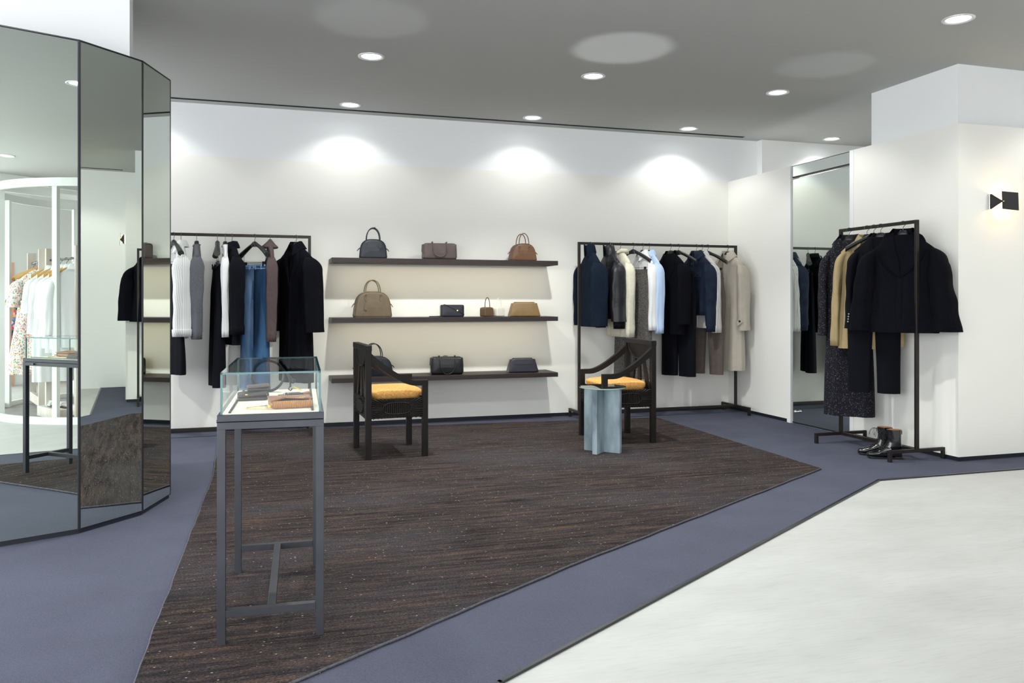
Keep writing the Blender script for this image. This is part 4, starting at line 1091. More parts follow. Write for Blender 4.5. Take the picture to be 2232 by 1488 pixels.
def satchel(name, label, x, z, w, h, hh, d, m, y=7.50, rz=0., tagon=False, hw=.055, knot=False, wt=.80):
    t = bag(name, label, x, z, y, rz)
    o = rpoly([(-w / 2, .002), (w / 2, .002), (w / 2 * wt, h), (-w / 2 * wt, h)], [.014, .014, h * .62, h * .62], 10)
    pillow(MB(), o, d, .014, .008).build('body', M[m], t)
    for s in (-1, 1):
        MB().tube(outline3(resample(o, 64), s * (d / 2 - .006), 1.0), .0028, 6, closed=True).build('piping', M[m], t)
    zp = [(px, pz) for px, pz in resample(o, 90) if pz > h * .5]
    zp.sort(key=lambda p: p[0]); zz = [(px * 1.004, 0, pz + .001) for px, pz in zp if abs(px) < w / 2]
    MB().tube(zz, .0035, 6, flat=2.0).build('zipper', M['wire'], t)
    for s in (-1, 1):
        yy = s * (d / 2 + .006); pp = []
        for k in range(21):
            a = math.pi * k / 20; pp.append(Vector((-hw * math.cos(a) * (1 if k not in (0, 20) else 1.0), yy * (.75 if s < 0 else .8) * (1 - .15 * math.sin(a)), h - .02 + (hh + .02) * math.sin(a) ** .75)))
        pp = [Vector((-hw, yy, h - .045))] + pp + [Vector((hw, yy, h - .045))]
        MB().tube(pp, .0046, 8).build('handle', M[m], t)
        for q in (-1, 1):
            tb = MB().prism(rpoly([(q * hw - .010, h - .03), (q * hw + .010, h - .03), (q * hw + .012, h - .075), (q * hw, h - .085), (q * hw - .012, h - .075)], [.003] * 5, 3),
                            lambda u, v, k: Vector((u, yy - s * .003 + s * .007 * k, v)))
            tb.build('handle_tab', M[m], t)
            if s < 0: MB().tube([Vector((q * hw + .007 * math.cos(a), yy - .005, h - .034 + .007 * math.sin(a))) for a in [i * math.pi / 6 for i in range(12)]], .0018, 6, closed=True).build('ring', M['wire'], t)
    for s in (-1, 1):
        xs = s * w / 2 * .90
        MB().tube([(xs, 0, h * .58), (xs + s * .020, -.005, h * .50), (xs + s * .034, -.006, h * .40)], [.005, .0045, .003], 6, flat=1.6).build('side_tab', M[m], t)
    if tagon:
        MB().prism(rpoly([(-hw - .010, h * .62), (-hw + .008, h * .62), (-hw + .013, h * .30), (-hw - .013, h * .30)], [.004] * 4, 3), lambda u, v, k: Vector((u, -d / 2 - .016 + .004 * k, v))).build('luggage_tag', M[m], t)
    if knot:
        MB().sphere((.012, -d * .36, h + hh - .002), .009, 10, 8).build('handle_knot', M[m], t)
    return t
def duffel(name, label, x, z, w, h, d, m, strap, y=7.50, rz=0.):
    t = bag(name, label, x, z, y, rz)
    o = rpoly([(-w / 2, .002), (w / 2, .002), (w / 2 * .985, h), (-w / 2 * .985, h)], [.016, .016, .030, .030], 7)
    pillow(MB(), o, d, .022, .006).build('body', M[m], t)
    for s in (-1, 1):
        MB().tube([(s * w / 2 * .99, -d / 2 * .9, .02), (s * (w / 2 + .001), -d * .3, h * .5), (s * w / 2 * .98, -d * .30, h - .012), (s * w / 2 * .98, d * .30, h - .012), (s * (w / 2 + .001), d * .3, h * .5)], .003, 6).build('piping', M[m], t)
    MB().box((0, 0, h + .0005), (w * .84, .010, .004), ch=.001).build('zipper', M['wire'], t)
    x0, x1, dr = strap
    pp = [Vector((x0, 0.01, h + .006)), Vector((x0, -d * .3, h + .012)), Vector((x0 + .004, -d / 2 - .004, h - .02))]
    for k in range(1, 12):
        a = math.pi * k / 12; pp.append(Vector(((x0 + x1) / 2 - (x1 - x0) / 2 * math.cos(a) * .94, -d / 2 - .014, h * .55 - dr * math.sin(a))))
    pp += [Vector((x1 - .004, -d / 2 - .004, h - .02)), Vector((x1, -d * .3, h + .012)), Vector((x1, .01, h + .006))]
    MB().tube(pp, .0050, 8).build('strap', M[m], t)
    MB().tube([Vector((x0 * .9 + (x1 - x0) * .9 * v, d / 2 + .006 + .01 * math.sin(v * math.pi), h - .03 + .03 * math.sin(v * math.pi))) for v in [i / 10 for i in range(11)]], .0050, 8).build('strap', M[m], t)
    for xx in (x0, x1):
        MB().box((xx, -d / 2 - .003, h * .62), (.016, .008, .022), ch=.002).build('strap_tab', M[m], t)
    return t
def pouch(name, label, x, z, w, h, d, m, wt=.80, y=7.50, rz=0., seam=True):
    t = bag(name, label, x, z, y, rz)
    o = rpoly([(-w / 2, .002), (w / 2, .002), (w / 2 * wt, h), (-w / 2 * wt, h)], [.010, .010, .060, .060], 9)
    pillow(MB(), o, d, .012, .004, topthin=.42).build('body', M[m], t)
    for s in (-1, 1):
        g = MB(); g.prism([(-d * .46, .004), (d * .46, .004), (d * .17, h * .93), (-d * .17, h * .93)], lambda u, v, k: Vector((s * (lerp(w / 2, w / 2 * wt, v / h) - .003 + .004 * k), u, v)))
        g.build('gusset', M[m], t)
    MB().box((0, 0, h), (w * wt * .80, d * .34, .006), ch=.002).build('top_frame', M[m], t)
    if seam: MB().tube([(-w * .30, -d * .40, h * .60), (0, -d * .42 - .004, h * .585), (w * .30, -d * .40, h * .62)], .0016, 5).build('pocket_seam', M[m], t)
    return t
z1, z2, z3 = SZ
satchel('navy_satchel', 'navy black domed satchel with knotted handle on the top shelf', .957, z1, .250, .176, .108, .12, 'l_navy', tagon=True, hw=.062, knot=True, wt=.86, rz=R(-4))
duffel('mauve_duffel_bag', 'mauve leather barrel bag in the middle of the top shelf', 1.580, z1, .318, .155, .15, 'l_mauve', (-.07, .065, .060), rz=R(-3))
satchel('brown_satchel', 'brown domed satchel with upright handle at the right of the top shelf', 2.412, z1, .262, .168, .100, .12, 'l_brown', hw=.050, wt=.74)
satchel('taupe_satchel', 'large taupe domed satchel with luggage tag on the middle shelf', .950, z2, .345, .236, .108, .15, 'l_taupe', tagon=True, hw=.068, wt=.82)
t = bag('black_box_bag', 'small black box bag with diagonal strap on the middle shelf', 1.705, z2, rz=R(-6))
o = rpoly([(-.108, .002), (.108, .002), (.108, .114), (-.108, .114)], [.010] * 4, 5)
pillow(MB(), o, .10, .012, .003).build('body', M['l_ink'], t)
for s in (-1, 1): MB().tube(outline3(resample(o, 48), s * .046), .0022, 6, closed=True).build('piping', M['l_ink'], t)
MB().tube([(-.075, .0, .117), (-.055, -.050, .112), (.02, -.056, .075), (.085, -.056, .040), (.110, -.050, .022)], .0045, 6, flat=1.5).build('strap', M['l_black'], t)
MB().cyl((.045, -.056, .062), (.045, -.064, .062), .007, 14).build('stud', M['gold'], t)
MB().tube([(-.10, -.02, .008), (-.16, -.03, .006), (-.215, -.025, .005), (-.16, -.045, .0055), (-.095, -.05, .006)], .0042, 6, flat=1.4).build('trailing_strap', M['l_black'], t)
def minibag(name, label, x, m, w, y, rz):
    t = bag(name, label, x, z2, y, rz)
    o = rpoly([(-w / 2, .002), (w / 2, .002), (w / 2, .090), (-w / 2, .090)], [.012, .012, .022, .022], 6)
    pillow(MB(), o, .085, .010, .002).build('body', M[m], t)
    MB().box((0, -.005, .0895), (w * .7, .05, .006), ch=.002).build('lid', M[m], t)
    MB().tube([Vector((-w * .28 * math.cos(a) , -.01, .085 + .100 * math.sin(a) ** .8)) for a in [math.pi * k / 18 for k in range(19)]], .0040, 8).build('handle', M[m], t)
    MB().box((w * .06, -.0445, .045), (.004, .003, .082), ch=.001).build('seam', M[m], t)
    return t
minibag('brown_mini_bag', 'tiny chocolate brown box bag with upright handle on the middle shelf', 2.048, 'l_choc', .110, 7.50, R(26))
minibag('cream_mini_bag', 'tiny cream white box bag beside the tiny brown one', 2.178, 'l_white', .105, 7.545, R(24))
pouch('olive_clutch', 'olive brown trapezoid leather pouch on the middle shelf', 2.428, z2, .305, .140, .13, 'l_olive', rz=R(-4), seam=False)
satchel('black_satchel', 'black domed satchel on the lowest shelf partly behind the left armchair', .962, z3, .350, .180, .120, .14, 'l_ink', hw=.075)
duffel('black_duffel_bag', 'black leather barrel bag with drooping strap on the lowest shelf', 1.652, z3, .305, .165, .15, 'l_black', (-.075, .075, .085), rz=R(-5))
pouch('black_clutch', 'ink black trapezoid leather pouch on the lowest shelf', 2.410, z3, .300, .135, .13, 'l_ink', rz=R(-4))

# ------------------------------------------------------------------ armchairs
def carved_panel(L, H, parent, loc, rz):
    """carved apron: oval of vertical flutes with a sunburst of ridges; local x along, -y outwards"""
    p = MB().box((0, .008, 0), (L, .016, H)).build('apron_panel', M['chairwood'], parent, loc, (0, 0, rz))
    a, h = L * .265, H * .30
    rg = MB(); n = 46
    for k in range(n):
        q = 2 * math.pi * (k + .5) / n; c, s = math.cos(q), math.sin(q)
        # start on the stadium outline, end on the rectangle
        sx = a * math.copysign(abs(c) ** .8, c) * 1.06; sz = h * math.copysign(abs(s) ** .55, s) * 1.12
        dx, dz = (c * 1.0, s * .55); l = math.hypot(dx, dz); dx /= l; dz /= l
        t = min((L / 2 - abs(sx)) / max(1e-6, abs(dx)), (H / 2 - abs(sz)) / max(1e-6, abs(dz))) * .97
        ex, ez = sx + dx * t, sz + dz * t
        w1 = .0035 + .035 * min(.10, t) ; 
        rg.tube([(sx, -.001, sz), ((sx + ex) / 2, -.005, (sz + ez) / 2), (ex, -.001, ez)], [.0022, .0045, w1], 6)
    rg.build('sunburst_carving', M['chairwood'], p)
    st = []
    for k in range(40):
        q = 2 * math.pi * k / 40; c, s = math.cos(q), math.sin(q)
        st.append(Vector((a * math.copysign(abs(c) ** .8, c), -.004, h * math.copysign(abs(s) ** .55, s))))
    MB().tube(st, .0055, 8, closed=True).build('oval_moulding', M['chairwood'], p)
    fl_ = MB(); m = 13
    for k in range(m):
        x = -a * .93 + 2 * a * .93 * (k + .5) / m
        hh = h * (1 - (abs(x) / a) ** 2.6) ** .5 * .97
        fl_.tube([(x, -.001, -hh), (x, -.001, hh)], a * .86 / m, 8)
    fl_.build('fluted_oval', M['chairwood'], p)
    return p
def armchair(label, loc, rz):
    t = thing('armchair', label, 'armchair', loc, rz, 'carved black wooden armchairs')
    X, Y, T = .2125, .2575, .042
    W_ = M['chairwood']
    for s in (-1, 1):
        b = MB().box((-X, s * Y, .42), (T, T, .84), ch=.002); b.build('back_leg', W_, t)
        b = MB().box((X, s * Y, .268), (T, T, .536), ch=.002); b.build('front_leg', W_, t)
        N = 18; top = []; bot = []
        for i in range(N + 1):
            x = lerp(-X + T / 2, X + T / 2, i / N); q = max(0, (.135 - x) / (.135 + X - T / 2))
            zt = .574 + .205 * q ** 1.45; top.append((x, zt)); bot.append((x, zt - lerp(.040, .062, q)))
        MB().prism(top + bot[::-1], lambda u, v, k: Vector((u, s * Y - T / 2 + T * k, v))).build('arm', W_, t)
        carved_panel(2 * X - T + .002, .142, t, (0, s * (Y + .012), .371), 0 if s < 0 else math.pi)
    carved_panel(2 * Y - T + .002, .142, t, (X + .012, 0, .371), R(90))
    carved_panel(2 * Y - T + .002, .142, t, (-X - .012, 0, .371), R(-90))
    MB().box((0, 0, .41), (2 * X - .02, 2 * Y - .02, .05)).build('seat_base', W_, t)
    MB().box((-X, 0, .819), (T * 1.12, 2 * Y + T * 1.06, .042), ch=.003).build('top_rail', W_, t)
    # half-moon panel with its rim
    hm = [(.222 * math.cos(math.pi * k / 24), .80 - .125 * math.sin(math.pi * k / 24)) for k in range(25)]
    o = MB().prism(hm, lambda u, v, k: Vector((-X - .010 + .016 * k, u, v))).build('half_moon_panel', W_, t)
    MB().tube([(-X + .006, u, v) for u, v in hm], .0065, 8).build('half_moon_rim', W_, o)
    MB().tube([(-X - .010, u, v) for u, v in hm], .0065, 8).build('half_moon_rim', W_, o)
    for y0, z0, y1, w0, w1 in ((0, .685, 0, .036, .060), (-.075, .70, -.165, .036, .062), (.075, .70, .165, .036, .062)):
        MB().prism([(y0 - w0 / 2, z0), (y0 + w0 / 2, z0), (y1 + w1 / 2, .44), (y1 - w1 / 2, .44)], lambda u, v, k: Vector((-X - .008 + .016 * k, u, v))).build('back_slat', W_, t)
    # cushion
    q = MB(); rg = []
    for i in range(13):
        u = i / 12
        ins = .030 * (1 - math.sin(math.pi * min(1, u * 1.6 + .12) / 2)) if u < .6 else .004 + .165 * ((u - .6) / .4) ** 2.2
        z = .436 + .048 * min(1, u / .55) if u < .55 else .484 + .030 * (1 - (1 - (u - .55) / .45) ** 2)
        rg.append(ring_at(.012, 0, z, .205 - ins, .238 - ins, 48, 7 - 3.5 * u, 0))
    q.loft(rg, True, True); q.build('cushion', M['cushion'], t)
    return t
armchair('carved black armchair with orange seat facing right, in front of the bag shelves', (.919, 6.206, RUGZ - .002), R(3.5))
armchair('carved black armchair with orange seat facing left behind the stone side table', (2.838, 6.232, RUGZ - .002), R(178.5))

# side table
t = thing('side_table', 'round glass topped side table on a crossed blue grey stone base', 'side table', (2.500, 5.745, RUGZ - .002))
b = MB().box((0, 0, .2465), (.300, .040, .493), ch=.002); b.build('stone_slab', M['slate'], t, rot=(0, 0, R(-47.5)))
for s in (-1, 1):
    b = MB().box((0, 0, .2465), (.040, .131, .493), ch=.002); a = R(-47.5)
    b.build('stone_slab', M['slate'], t, (-math.sin(a) * s * .0855, math.cos(a) * s * .0855, 0), (0, 0, a))
n = 72
b = MB(); rg = [[Vector((r_ * math.cos(q), r_ * math.sin(q), z)) for q in [2 * math.pi * k / n for k in range(n)]] for r_, z in ((.178, .4945), (.181, .497), (.181, .503))]
b.loft(rg); b.build('glass_edge', M['paleedge'], t)
b = MB(); rg = [[Vector((r_ * math.cos(q), r_ * math.sin(q), .5035)) for q in [2 * math.pi * k / n for k in range(n)]] for r_ in (.181, .002)]
b.loft(rg, smooth=False); b.build('glass_top', M['tableglass'], t)

# ------------------------------------------------------------------ display case
CA = R(-2.4)
cs = thing('display_case', 'tall grey metal display table with glass case of small leather goods', 'display case', (.0365, 3.262, RUGZ - .002), CA)
w_, d_, T = .352, .770, .0275
hx, hy = w_ / 2 - T / 2, d_ / 2 - T / 2
for sx in (-1, 1):
    for sy in (-1, 1):
        MB().box((sx * hx, sy * hy, .365), (T, T, .73), ch=.001).build('leg', M['casemetal'], cs)
for sy in (-1, 1):
    MB().box((0, sy * hy, .741), (w_, T, .0245), ch=.001).build('apron_rail', M['casemetal'], cs)
    MB().box((0, sy * hy, .104), (w_ - 2 * T, T, .0245), ch=.001).build('stretcher', M['casemetal'], cs)
for sx in (-1, 1):
    MB().box((sx * hx, 0, .741), (T, d_ - 2 * T, .0245), ch=.001).build('apron_rail', M['casemetal'], cs)
MB().box((0, 0, .104), (T, d_ - 2 * T, .0245), ch=.001).build('middle_stretcher', M['casemetal'], cs)
MB().box((0, 0, .7665), (w_, d_, .0225), ch=.001).build('base_tray', M['casemetal'], cs)
MB().box((0, 0, .7785), (w_ - .03, d_ - .03, .003)).build('cream_base', M['casebase'], cs)
gx, gy, gz0, gz1, gt = w_ / 2 - .010, d_ / 2 - .010, .778, .921, .007
for sx in (-1, 1):
    MB().box((sx * (gx - .028), 0, .7815), (.008, d_ - .06, .006), ch=.001).build('inner_track', M['casemetal'], cs)
for name, c, d in (('glass_side', (-gx + gt / 2, 0, (gz0 + gz1) / 2), (0, 2 * gy, gz1 - gz0)), ('glass_side', (gx - gt / 2, 0, (gz0 + gz1) / 2), (0, 2 * gy, gz1 - gz0)),
                   ('glass_front', (0, -gy + gt / 2, (gz0 + gz1) / 2), (2 * gx, 0, gz1 - gz0)), ('glass_back', (0, gy - gt / 2, (gz0 + gz1) / 2), (2 * gx, 0, gz1 - gz0))):
    b = MB(); k = 0 if d[0] == 0 else 1
    if k == 0: v = [(c[0], -d[1] / 2, gz0), (c[0], d[1] / 2, gz0), (c[0], d[1] / 2, gz1), (c[0], -d[1] / 2, gz1)]
    else: v = [(-d[0] / 2, c[1], gz0), (d[0] / 2, c[1], gz0), (d[0] / 2, c[1], gz1), (-d[0] / 2, c[1], gz1)]
    b.add(v, [(0, 1, 2, 3)]); b.build(name, M['glass'], cs)
b = MB(); b.add([(-gx, -gy, gz1), (gx, -gy, gz1), (gx, gy, gz1), (-gx, gy, gz1)], [(0, 1, 2, 3)]); b.build('glass_lid', M['glasstop'], cs)
b = MB()
for sx in (-1, 1):
    for sy in (-1, 1): b.box((sx * (gx - gt / 2), sy * (gy - gt / 2), (gz0 + gz1) / 2), (gt, gt, gz1 - gz0))
    b.box((sx * (gx - gt / 2), 0, gz1 - gt / 2), (gt * .9, 2 * gy, gt * .9))
for sy in (-1, 1): b.box((0, sy * (gy - gt / 2), gz1 - gt / 2), (2 * gx, gt, gt * .9))
b.build('glass_edges', M['glassedge'], cs)
ck = MB().cyl((-w_ / 2 - .001, -.27, .742), (-w_ / 2 - .012, -.27, .742), .006, 12); ck.build('lock', M['wire'], cs)
# goods in the case (things of their own)
CZ = RUGZ - .002 + .780
gg = 'small leather goods in the display case'
def rbox(mb, w, d, h, r=.006, z0=0.0, bow=0.0):
    rg = []
    for z, ins in ((0, r * .6), (r * .5, 0), (h - r * .5, 0), (h, r * .6)):
        q = ring_at(0, 0, z0 + z, w / 2 - ins, d / 2 - ins, 32, 9)
        rg.append([Vector((p.x, p.y, p.z + bow * (1 - (2 * p.x / w) ** 2) * (z / h))) for p in q])
    mb.loft(rg, True, True); return mb
t = thing('folded_wallet', 'large dark brown folded leather wallet lying under the grey card wallet', 'wallet', (-.048, 3.315, CZ), R(2), gg)
rbox(MB(), .112, .125, .012, .005).build('lower_flap', M['l_darkbrown'], t)
o = rbox(MB(), .110, .120, .012, .005).build('upper_flap', M['l_darkbrown'], t, (0, 0, .016), (0, R(-5), 0))
MB().tube([(.054, -.060, .008 + .010 * math.cos(a)) if False else (.050 + .010 * math.cos(a), -.0, .016 + .012 * math.sin(a)) for a in [R(-90 + 18 * k) for k in range(11)]], .0035, 6, flat=16).build('spine', M['l_darkbrown'], t)
MB().box((-.022, -.0615, .0245), (.010, .003, .004), ch=.001).build('clasp', M['gold'], t)
t = thing('card_wallet', 'small grey brown card wallet stacked on the dark folded wallet', 'wallet', (-.026, 3.335, CZ + .034), R(3), gg)
rbox(MB(), .086, .085, .008, .004).build('back_flap', M['l_darkbrown'], t)
rbox(MB(), .086, .085, .008, .004).build('front_flap', M['l_mauve'], t, (0, 0, .011), (0, R(-4), 0))
t = thing('brown_clutch', 'brown envelope clutch with pleated tan front and thin gold chain', 'clutch', (.088, 3.055, CZ), R(5), gg)
pl = MB(); rg = []
for i in range(177):
    u = i / 176; x = lerp(-.068, .068, u); y = .0022 * math.sin(u * 22 * 2 * math.pi)
    rg.append([Vector((x, -.075 + y * .4, .002)), Vector((x, -.083 + y, .010)), Vector((x, -.082 + y, .020)), Vector((x, -.070 + y * .3, .028))])
rbox(MB(), .146, .150, .024, .010).build('body', M['l_tan'], t)
pl.loft(rg, closed=False); pl.build('pleated_front', mat('tan_pleats', (.42, .19, .06), .45, spec=.4), t)
fo = [(-.074, .076), (.074, .076), (.076, -.040), (.040, -.074), (-.020, -.050), (-.076, -.078)]
o = MB().prism(fo, lambda u, v, k: Vector((u, v, .026 + .004 * k + .010 * (1 - (u / .08) ** 2)))).build('flap', M['l_tan'], t)
for i in range(3): MB().sphere((.028 + .008 * i, -.058, .037), .0025, 8, 6).build('stud', M['gold'], o)
MB().box((-.080, -.078, .012), (.010, .012, .010), ch=.003).build('chain_clasp', M['yellow'], t)
MB().tube([Vector((-.08 - .075 * math.sin(a) ** .8 - .0, -.075 + .16 * (a / math.pi) * .6, .003)) for a in [math.pi * k / 24 for k in range(25)]], .0014, 5).build('chain', M['gold'], t)
t = thing('key_holder', 'dark blue key holder with tan leather ends behind the brown clutch', 'key holder', (.110, 3.372, CZ), R(18), gg)
rbox(MB(), .070, .055, .012, .004).build('body', M['l_navy'], t)
rbox(MB(), .040, .035, .008, .003).build('end_flap', M['l_tan'], t, (.052, .004, .003), (0, R(-8), 0))
rbox(MB(), .026, .030, .008, .003).build('loop_flap', M['l_tan'], t, (-.046, .004, 0))
MB().tube([(-.036 + .008 * math.cos(a), -.018, .012 + .008 * math.sin(a)) for a in [i * math.pi / 7 for i in range(14)]], .0016, 6, closed=True).build('ring', M['chrome'], t)
t = thing('coiled_belt', 'coiled black leather belt with loose ends and yellow tag standing in the case', 'belt', (.012, 3.548, CZ), R(2), gg)
for i, (r_, yy) in enumerate(((.066, -.010), (.062, .0), (.064, .010))):
    c0 = (.002 * (i - 1), yy, .0685)
    MB().tube([Vector((c0[0] + r_ * math.cos(a), yy, c0[2] + r_ * math.sin(a))) for a in [2 * math.pi * k / 40 for k in range(40)]], .0036, 8, closed=True).build('loop', M['l_black'], t)
MB().tube(spl([(.058, -.014, .100), (.078, -.018, .072), (.088, -.022, .046), (.090, -.024, .020)]), .0036, 8).build('loose_end', M['l_black'], t)
MB().tube(spl([(.062, -.010, .090), (.084, -.014, .070), (.098, -.018, .052)]), .0036, 8).build('loose_end', M['l_black'], t)
MB().sphere((.100, -.020, .045), .011, 10, 8, (1, .7, 1)).build('buckle', M['l_black'], t)
MB().tube([(.088, -.024, .024), (.082, -.026, .012), (.090, -.028, .006), (.098, -.026, .014)], .0028, 6).build('clip', M['blacktrim'], t)
MB().box((.118, -.03, .014), (.036, .014, .004), Matrix.Rotation(R(28), 3, 'Y'), ch=.001).build('yellow_tag', M['yellow'], t)

# ------------------------------------------------------------------ boots
def boot(label, loc, rz):
    t = thing('lace_up_boot', label, 'boot', loc, rz, 'pair of black patent lace-up boots')
    so = rpoly([(-.035, -.032), (.09, -.034), (.225, -.044), (.252, 0), (.225, .044), (.09, .036), (-.035, .032)], [.025, .05, .04, .05, .04, .05, .025], 5)
    b = MB().prism(so, lambda u, v, k: Vector((u, v, (.0 + .012 * max(0, (u - .12) / .13) ** 2) + .014 * k + (.010 if u < .04 else 0) * (1 - k)))); b.build('sole', M['sole'], t)
    MB().box((-.005, 0, .011), (.066, .064, .020), ch=.004).build('heel', M['sole'], t)
    q = MB(); rg = []
    for x, w, zt in ((-.032, .012, .06), (-.030, .026, .085), (-.015, .034, .10), (.02, .037, .115), (.06, .038, .125), (.10, .039, .108), (.135, .041, .083), (.17, .043, .066), (.205, .041, .058), (.230, .034, .051), (.243, .022, .043), (.247, .006, .034)):
        z0 = .014 + .010 * max(0, (x - .12) / .13) ** 2; hz = (zt - z0) / 2
        rg.append([Vector((x, w * math.copysign(abs(math.cos(a)) ** .85, math.cos(a)), z0 + hz + hz * math.copysign(abs(math.sin(a)) ** .8, math.sin(a)))) for a in [2 * math.pi * k / 20 for k in range(20)]])
    q.loft(rg, True, True); q.build('foot_upper', M['patent'], t)
    q = MB(); rg = []; prof = ((.075, .040, .074, .038), (.095, .037, .070, .038), (.12, .030, .060, .039), (.15, .026, .054, .040), (.19, .026, .054, .042), (.225, .028, .057, .044), (.250, .029, .059, .045))
    for z, cx, rx, ry in prof: rg.append(ring_at(cx, 0, z, rx, ry, 28, 2.2))
    inn = [ring_at(cx, 0, z, rx - .004, ry - .004, 28, 2.2) for z, cx, rx, ry in prof[2:]][::-1]
    q.loft(rg); q.loft([rg[-1], inn[0]]); q.build('shaft', M['patent'], t)
    q = MB(); q.loft([[p + (Vector((.029, 0, p.z)) - p) * .02 + Vector((0, 0, .001)) for p in inn[0]]] + inn[1:], False, True); q.build('lining', M['bootlining'], t)
    fr = [(.100, .116), (.096, .128), (.089, .142), (.084, .157), (.082, .174), (.083, .190), (.085, .206), (.088, .222), (.089, .238)]
    fr = [(.148, .084), (.132, .095), (.116, .107)] + fr
    lc = MB(); ey = MB()
    for i, (x, z) in enumerate(fr):
        lc.tube([(x - .018, -.024, z), (x + .003, 0, z + .004), (x - .018, .024, z)], .0020, 5)
        for s in (-1, 1): ey.sphere((x - .016, s * .027, z), .0032, 8, 6)
        if i < len(fr) - 1:
            x2, z2 = fr[i + 1]; lc.tube([(x - .012, -.020, z), ((x + x2) / 2 + .001, 0, (z + z2) / 2 + .003), (x2 - .012, .020, z2)], .0020, 5)
    lc.build('laces', M['black'], t); ey.build('eyelets', M['wire'], t)
    lp = MB()
    for s in (-1, 1):
        lp.tube(spl([(.092, s * .006, .236), (.112, s * .030, .226), (.116, s * .044, .190), (.106, s * .042, .168), (.098, s * .024, .200), (.092, s * .004, .232)]), .0016, 5)
        lp.tube(spl([(.092, s * .004, .236), (.122, s * .010, .236), (.145, s * .016, .212), (.152, s * .018, .180)]), .0016, 5)
    lp.build('lace_bow', M['black'], t)
    MB().tube([(-.028, 0, .25), (-.034, 0, .235), (-.032, 0, .21)], .004, 6, flat=2).build('pull_tab', M['patent'], t)
    t.scale = (.87, .87, .87)
    return t
boot('left of two black patent lace-up boots, half hidden behind its pair', (4.520, 4.992, .0075), R(146))
boot('right of two black patent lace-up boots, behind the near foot of the rack', (4.497, 4.872, .0075), R(152))

# ------------------------------------------------------------------ wall lamp
t = thing('wall_lamp', 'small black wall lamp with square metal shade and warm glow', 'wall lamp', (5.155, YF, 1.915))
MB().box((-.028, -.008, 0), (.020, .016, .112), ch=.002).build('wall_plate', M['chrome'], t)
MB().prism([(-.030, -.056), (-.030, .056), (.036, .004), (.036, -.004)], lambda u, v, k: Vector((u, -.018 - .040 * k * (u + .035) / .07 - .003 * k, v))).build('bracket', M['black'], t)
MB().cyl((.034, -.058, 0), (.046, -.060, 0), .005, 10).build('pivot', M['gold'], t)
rot = Matrix.Rotation(R(2), 3, 'Y') @ Matrix.Rotation(R(-4), 3, 'X')
MB().box((.108, -.060, .006), (.158, .004, .134), rot, ch=.0015).build('shade', M['black'], t)
MB().box((.108, -.0575, .006), (.152, .002, .128), rot).build('shade_inner', M['whitemetal'], t)
MB().cyl((.05, -.030, 0), (.115, -.034, 0), .012, 14).build('bulb', emit('warm_bulb', (1.0, .62, .20), 26), t)
MB().sphere((.115, -.034, 0), .012, 12, 8).build('bulb_tip', M['gold'], t)
l = bpy.data.lights.new('wall_lamp_bulb', 'POINT'); l.energy = .55; l.color = (1.0, .55, .16); l.shadow_soft_size = .012
o = link(bpy.data.objects.new('wall_lamp_bulb', l)); o.parent = t; o.location = (.070, -.034, .020)
l2 = bpy.data.lights.new('wall_lamp_bulb', 'POINT'); l2.energy = .6; l2.color = (1.0, .55, .16); l2.shadow_soft_size = .012
o = link(bpy.data.objects.new('wall_lamp_bulb', l2)); o.parent = t; o.location = (.070, -.034, -.020)

# ------------------------------------------------------------------ the display beside the camera, seen in the left mirror
RC, RR = Vector((2.58, .45, 0)), 1.28
t = thing('ring_display', 'white round metal display frame seen in the leftmost mirror', 'display frame', RC)
def ringbar(z0, z1, w):
    n = 72; b = MB(); rg = []
    for r_, z in ((RR, z0), (RR + w, z0), (RR + w, z1), (RR, z1), (RR, z0)):
        rg.append([Vector((r_ * math.cos(q), r_ * math.sin(q), z)) for q in [2 * math.pi * k / n for k in range(n)]])
    b.loft(rg, smooth=False); return b
ringbar(2.28, 2.36, .03).build('top_ring', M['whitemetal'], t)
ringbar(.001, .07, .04).build('base_ring', M['whitemetal'], t)
for a in (158.4, 194.4, 236, 280, 325, 10, 60):
    MB().box(((RR - .02) * math.cos(R(a)), (RR - .02) * math.sin(R(a)), 1.15), (.05, .05, 2.27), Matrix.Rotation(R(a), 3, 'Z'), ch=.002).build('upright', M['whitemetal'], t)
for yy in (-.45, .25):
    L = 2 * math.sqrt(RR ** 2 - yy ** 2); MB().box((0, yy, 2.32), (L, .04, .05)).build('cross_beam', M['whitemetal'], t)
n = 72; b = MB(); b.loft([[Vector((r_ * math.cos(q), r_ * math.sin(q), z)) for q in [2 * math.pi * k / n for k in range(n)]] for r_, z in ((RR - .001, .001), (RR - .001, .02))], False, True)
b.build('plinth_floor', mat('grey_display_floor', (.30, .29, .29), .7, var=.1), t)
def woodrack(label, p0, p1, H):
    p0, p1 = Vector(p0), Vector(p1); mid = (p0 + p1) / 2; dv = p1 - p0; L = dv.length
    t = thing('wooden_rack', label, 'clothes rack', (mid.x, mid.y, .021), math.atan2(dv.y, dv.x), 'limewashed racks seen in the mirror')
    for s in (-1, 1): MB().box((s * L / 2, .02, H / 2 + .06), (.035, .085, H + .12), ch=.002).build('post', M['palewood'], t)
    MB().box((0, .02, .09), (L - .04, .04, .10), ch=.002).build('base_beam', M['palewood'], t)
    MB().cyl((-L / 2, .02, H), (L / 2, .02, H), .010, 10).build('rail', M['casemetal'], t)
    return t, mid, math.atan2(dv.y, dv.x)
HR = 1.58
_, mA, aA = woodrack('limewashed wooden rack of floral dresses seen in the leftmost mirror', (2.18, -.62, 0), (1.80, .16, 0), HR)
_, mB, aB = woodrack('limewashed wooden rack of white shirts seen in the leftmost mirror', (1.78, .30, 0), (1.60, 1.02, 0), HR)
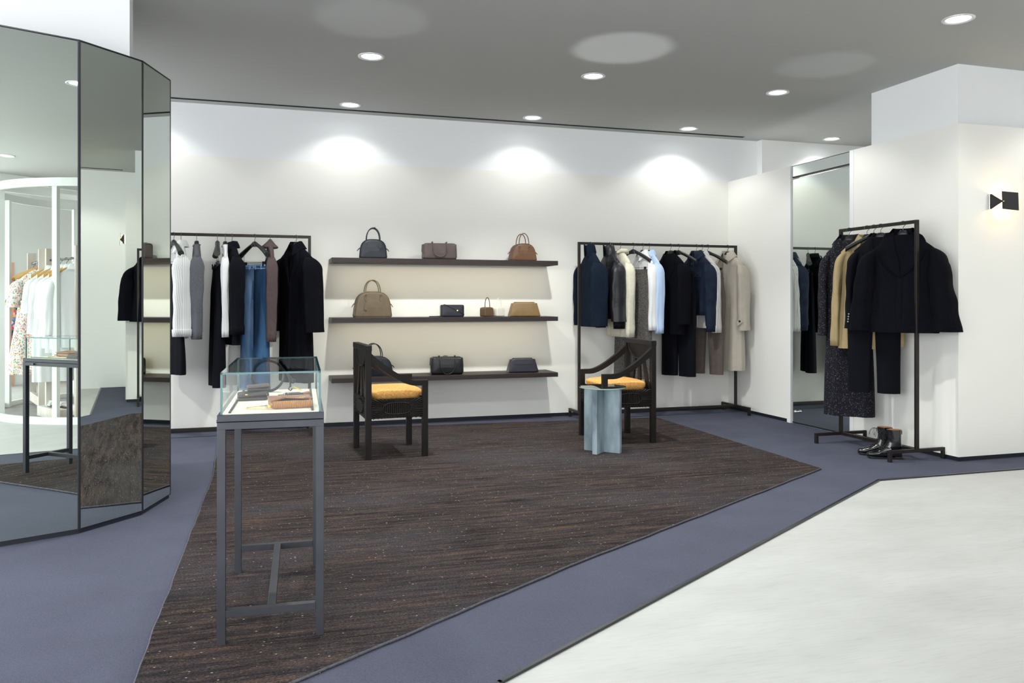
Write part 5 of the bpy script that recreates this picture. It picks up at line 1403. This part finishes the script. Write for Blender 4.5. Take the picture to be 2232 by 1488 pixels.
def on(mid, a, s): 
    d = Vector((math.cos(a), math.sin(a), 0)); n = Vector((-math.sin(a), math.cos(a), 0)); p = mid + d * s + n * .02; return (p.x, p.y, HR + .0205 + .010)
gm = 'clothes on the limewashed racks'
def mtop(mid, a, s, hl, name, label, cat, m, **k):
    p = on(mid, a, s); hanger(hl, p, a - R(90 - 10), False, 'woodhanger', 'wooden hangers seen in the mirror', wood=True)
    return garment(name, label, cat, (p[0], p[1], p[2] - GT), a - R(90 - 10), m, gm, **k)
F = dict(W=.19, sl=.34, sr=(.08, .10), sout=.06, d=.07, hem=.26, dhem=.10, fold=.03, k=6, collar='crew')
mtop(mA, aA, -.30, 'wooden hanger holding the dark floral dress', 'dark_floral_dress', 'navy dress with red and green flowers, farthest left in the mirror', 'dress', 'floral_dark', L=1.08, seed=51, **F)
mtop(mA, aA, -.02, 'wooden hanger holding the left white floral dress', 'white_floral_dress', 'white floral dress beside the dark floral dress in the mirror', 'dress', 'floral_white', L=1.12, seed=52, **F)
mtop(mA, aA, .22, 'wooden hanger holding the right white floral dress', 'white_floral_dress', 'white floral dress nearest the white upright in the mirror', 'dress', 'floral_white', L=1.05, seed=53, **F)
Wp = dict(W=.20, sr=(.06, .05), d=.05, dhem=.06, fold=.022, collar='shirt', placket=(.016, .03))
for i, (s, L, sl, lb) in enumerate(((-.27, 1.15, .40, 'long white cotton dress just right of the white upright in the mirror'), (-.10, .80, .60, 'white shirt second from the left on the mirrored shirt rack'),
                                    (.06, .84, .62, 'white shirt in the middle of the mirrored shirt rack'), (.20, .80, .62, 'white shirt second from the right on the mirrored shirt rack'), (.31, .78, .60, 'white shirt at the black edge of the leftmost mirror'))):
    mtop(mB, aB, s, 'wooden hanger of the ' + lb.split(' on the')[0].split(' in the left')[0].replace('right of the white upright in the mirror', 'right of the white upright'), 'white_shirt' if i else 'white_dress', lb, 'shirt' if i else 'dress', 'white_cotton', L=L, sl=sl, seed=60 + i, **Wp)
t = thing('shoe_plinth', 'low pale wooden plinth with shoes seen below the mirrored display case', 'plinth', (1.62, .62, .021), R(-75))
MB().box((0, 0, .05), (.52, .20, .10), ch=.004).build('block', M['palewood'], t)
for i in range(2):
    q = thing('sandal', 'white and black flat sandal on the pale plinth, %s one' % ('nearer' if i else 'farther'), 'sandal', (1.60 + .035 * i, .60 + .11 * i, .121), R(-70), 'pair of flat sandals')
    MB().prism(rpoly([(-.12, -.03), (.12, -.038), (.12, .038), (-.12, .03)], [.03, .035, .035, .03], 4), lambda u, v, k: Vector((u, v, .012 * k))).build('sole', M['sole'], q)
    for x in (.02, .07):
        MB().tube([(x, -.036, .010), (x, -.025, .045), (x, .025, .045), (x, .036, .010)], .005, 6, flat=2.5).build('strap', M['white_cotton'], q)
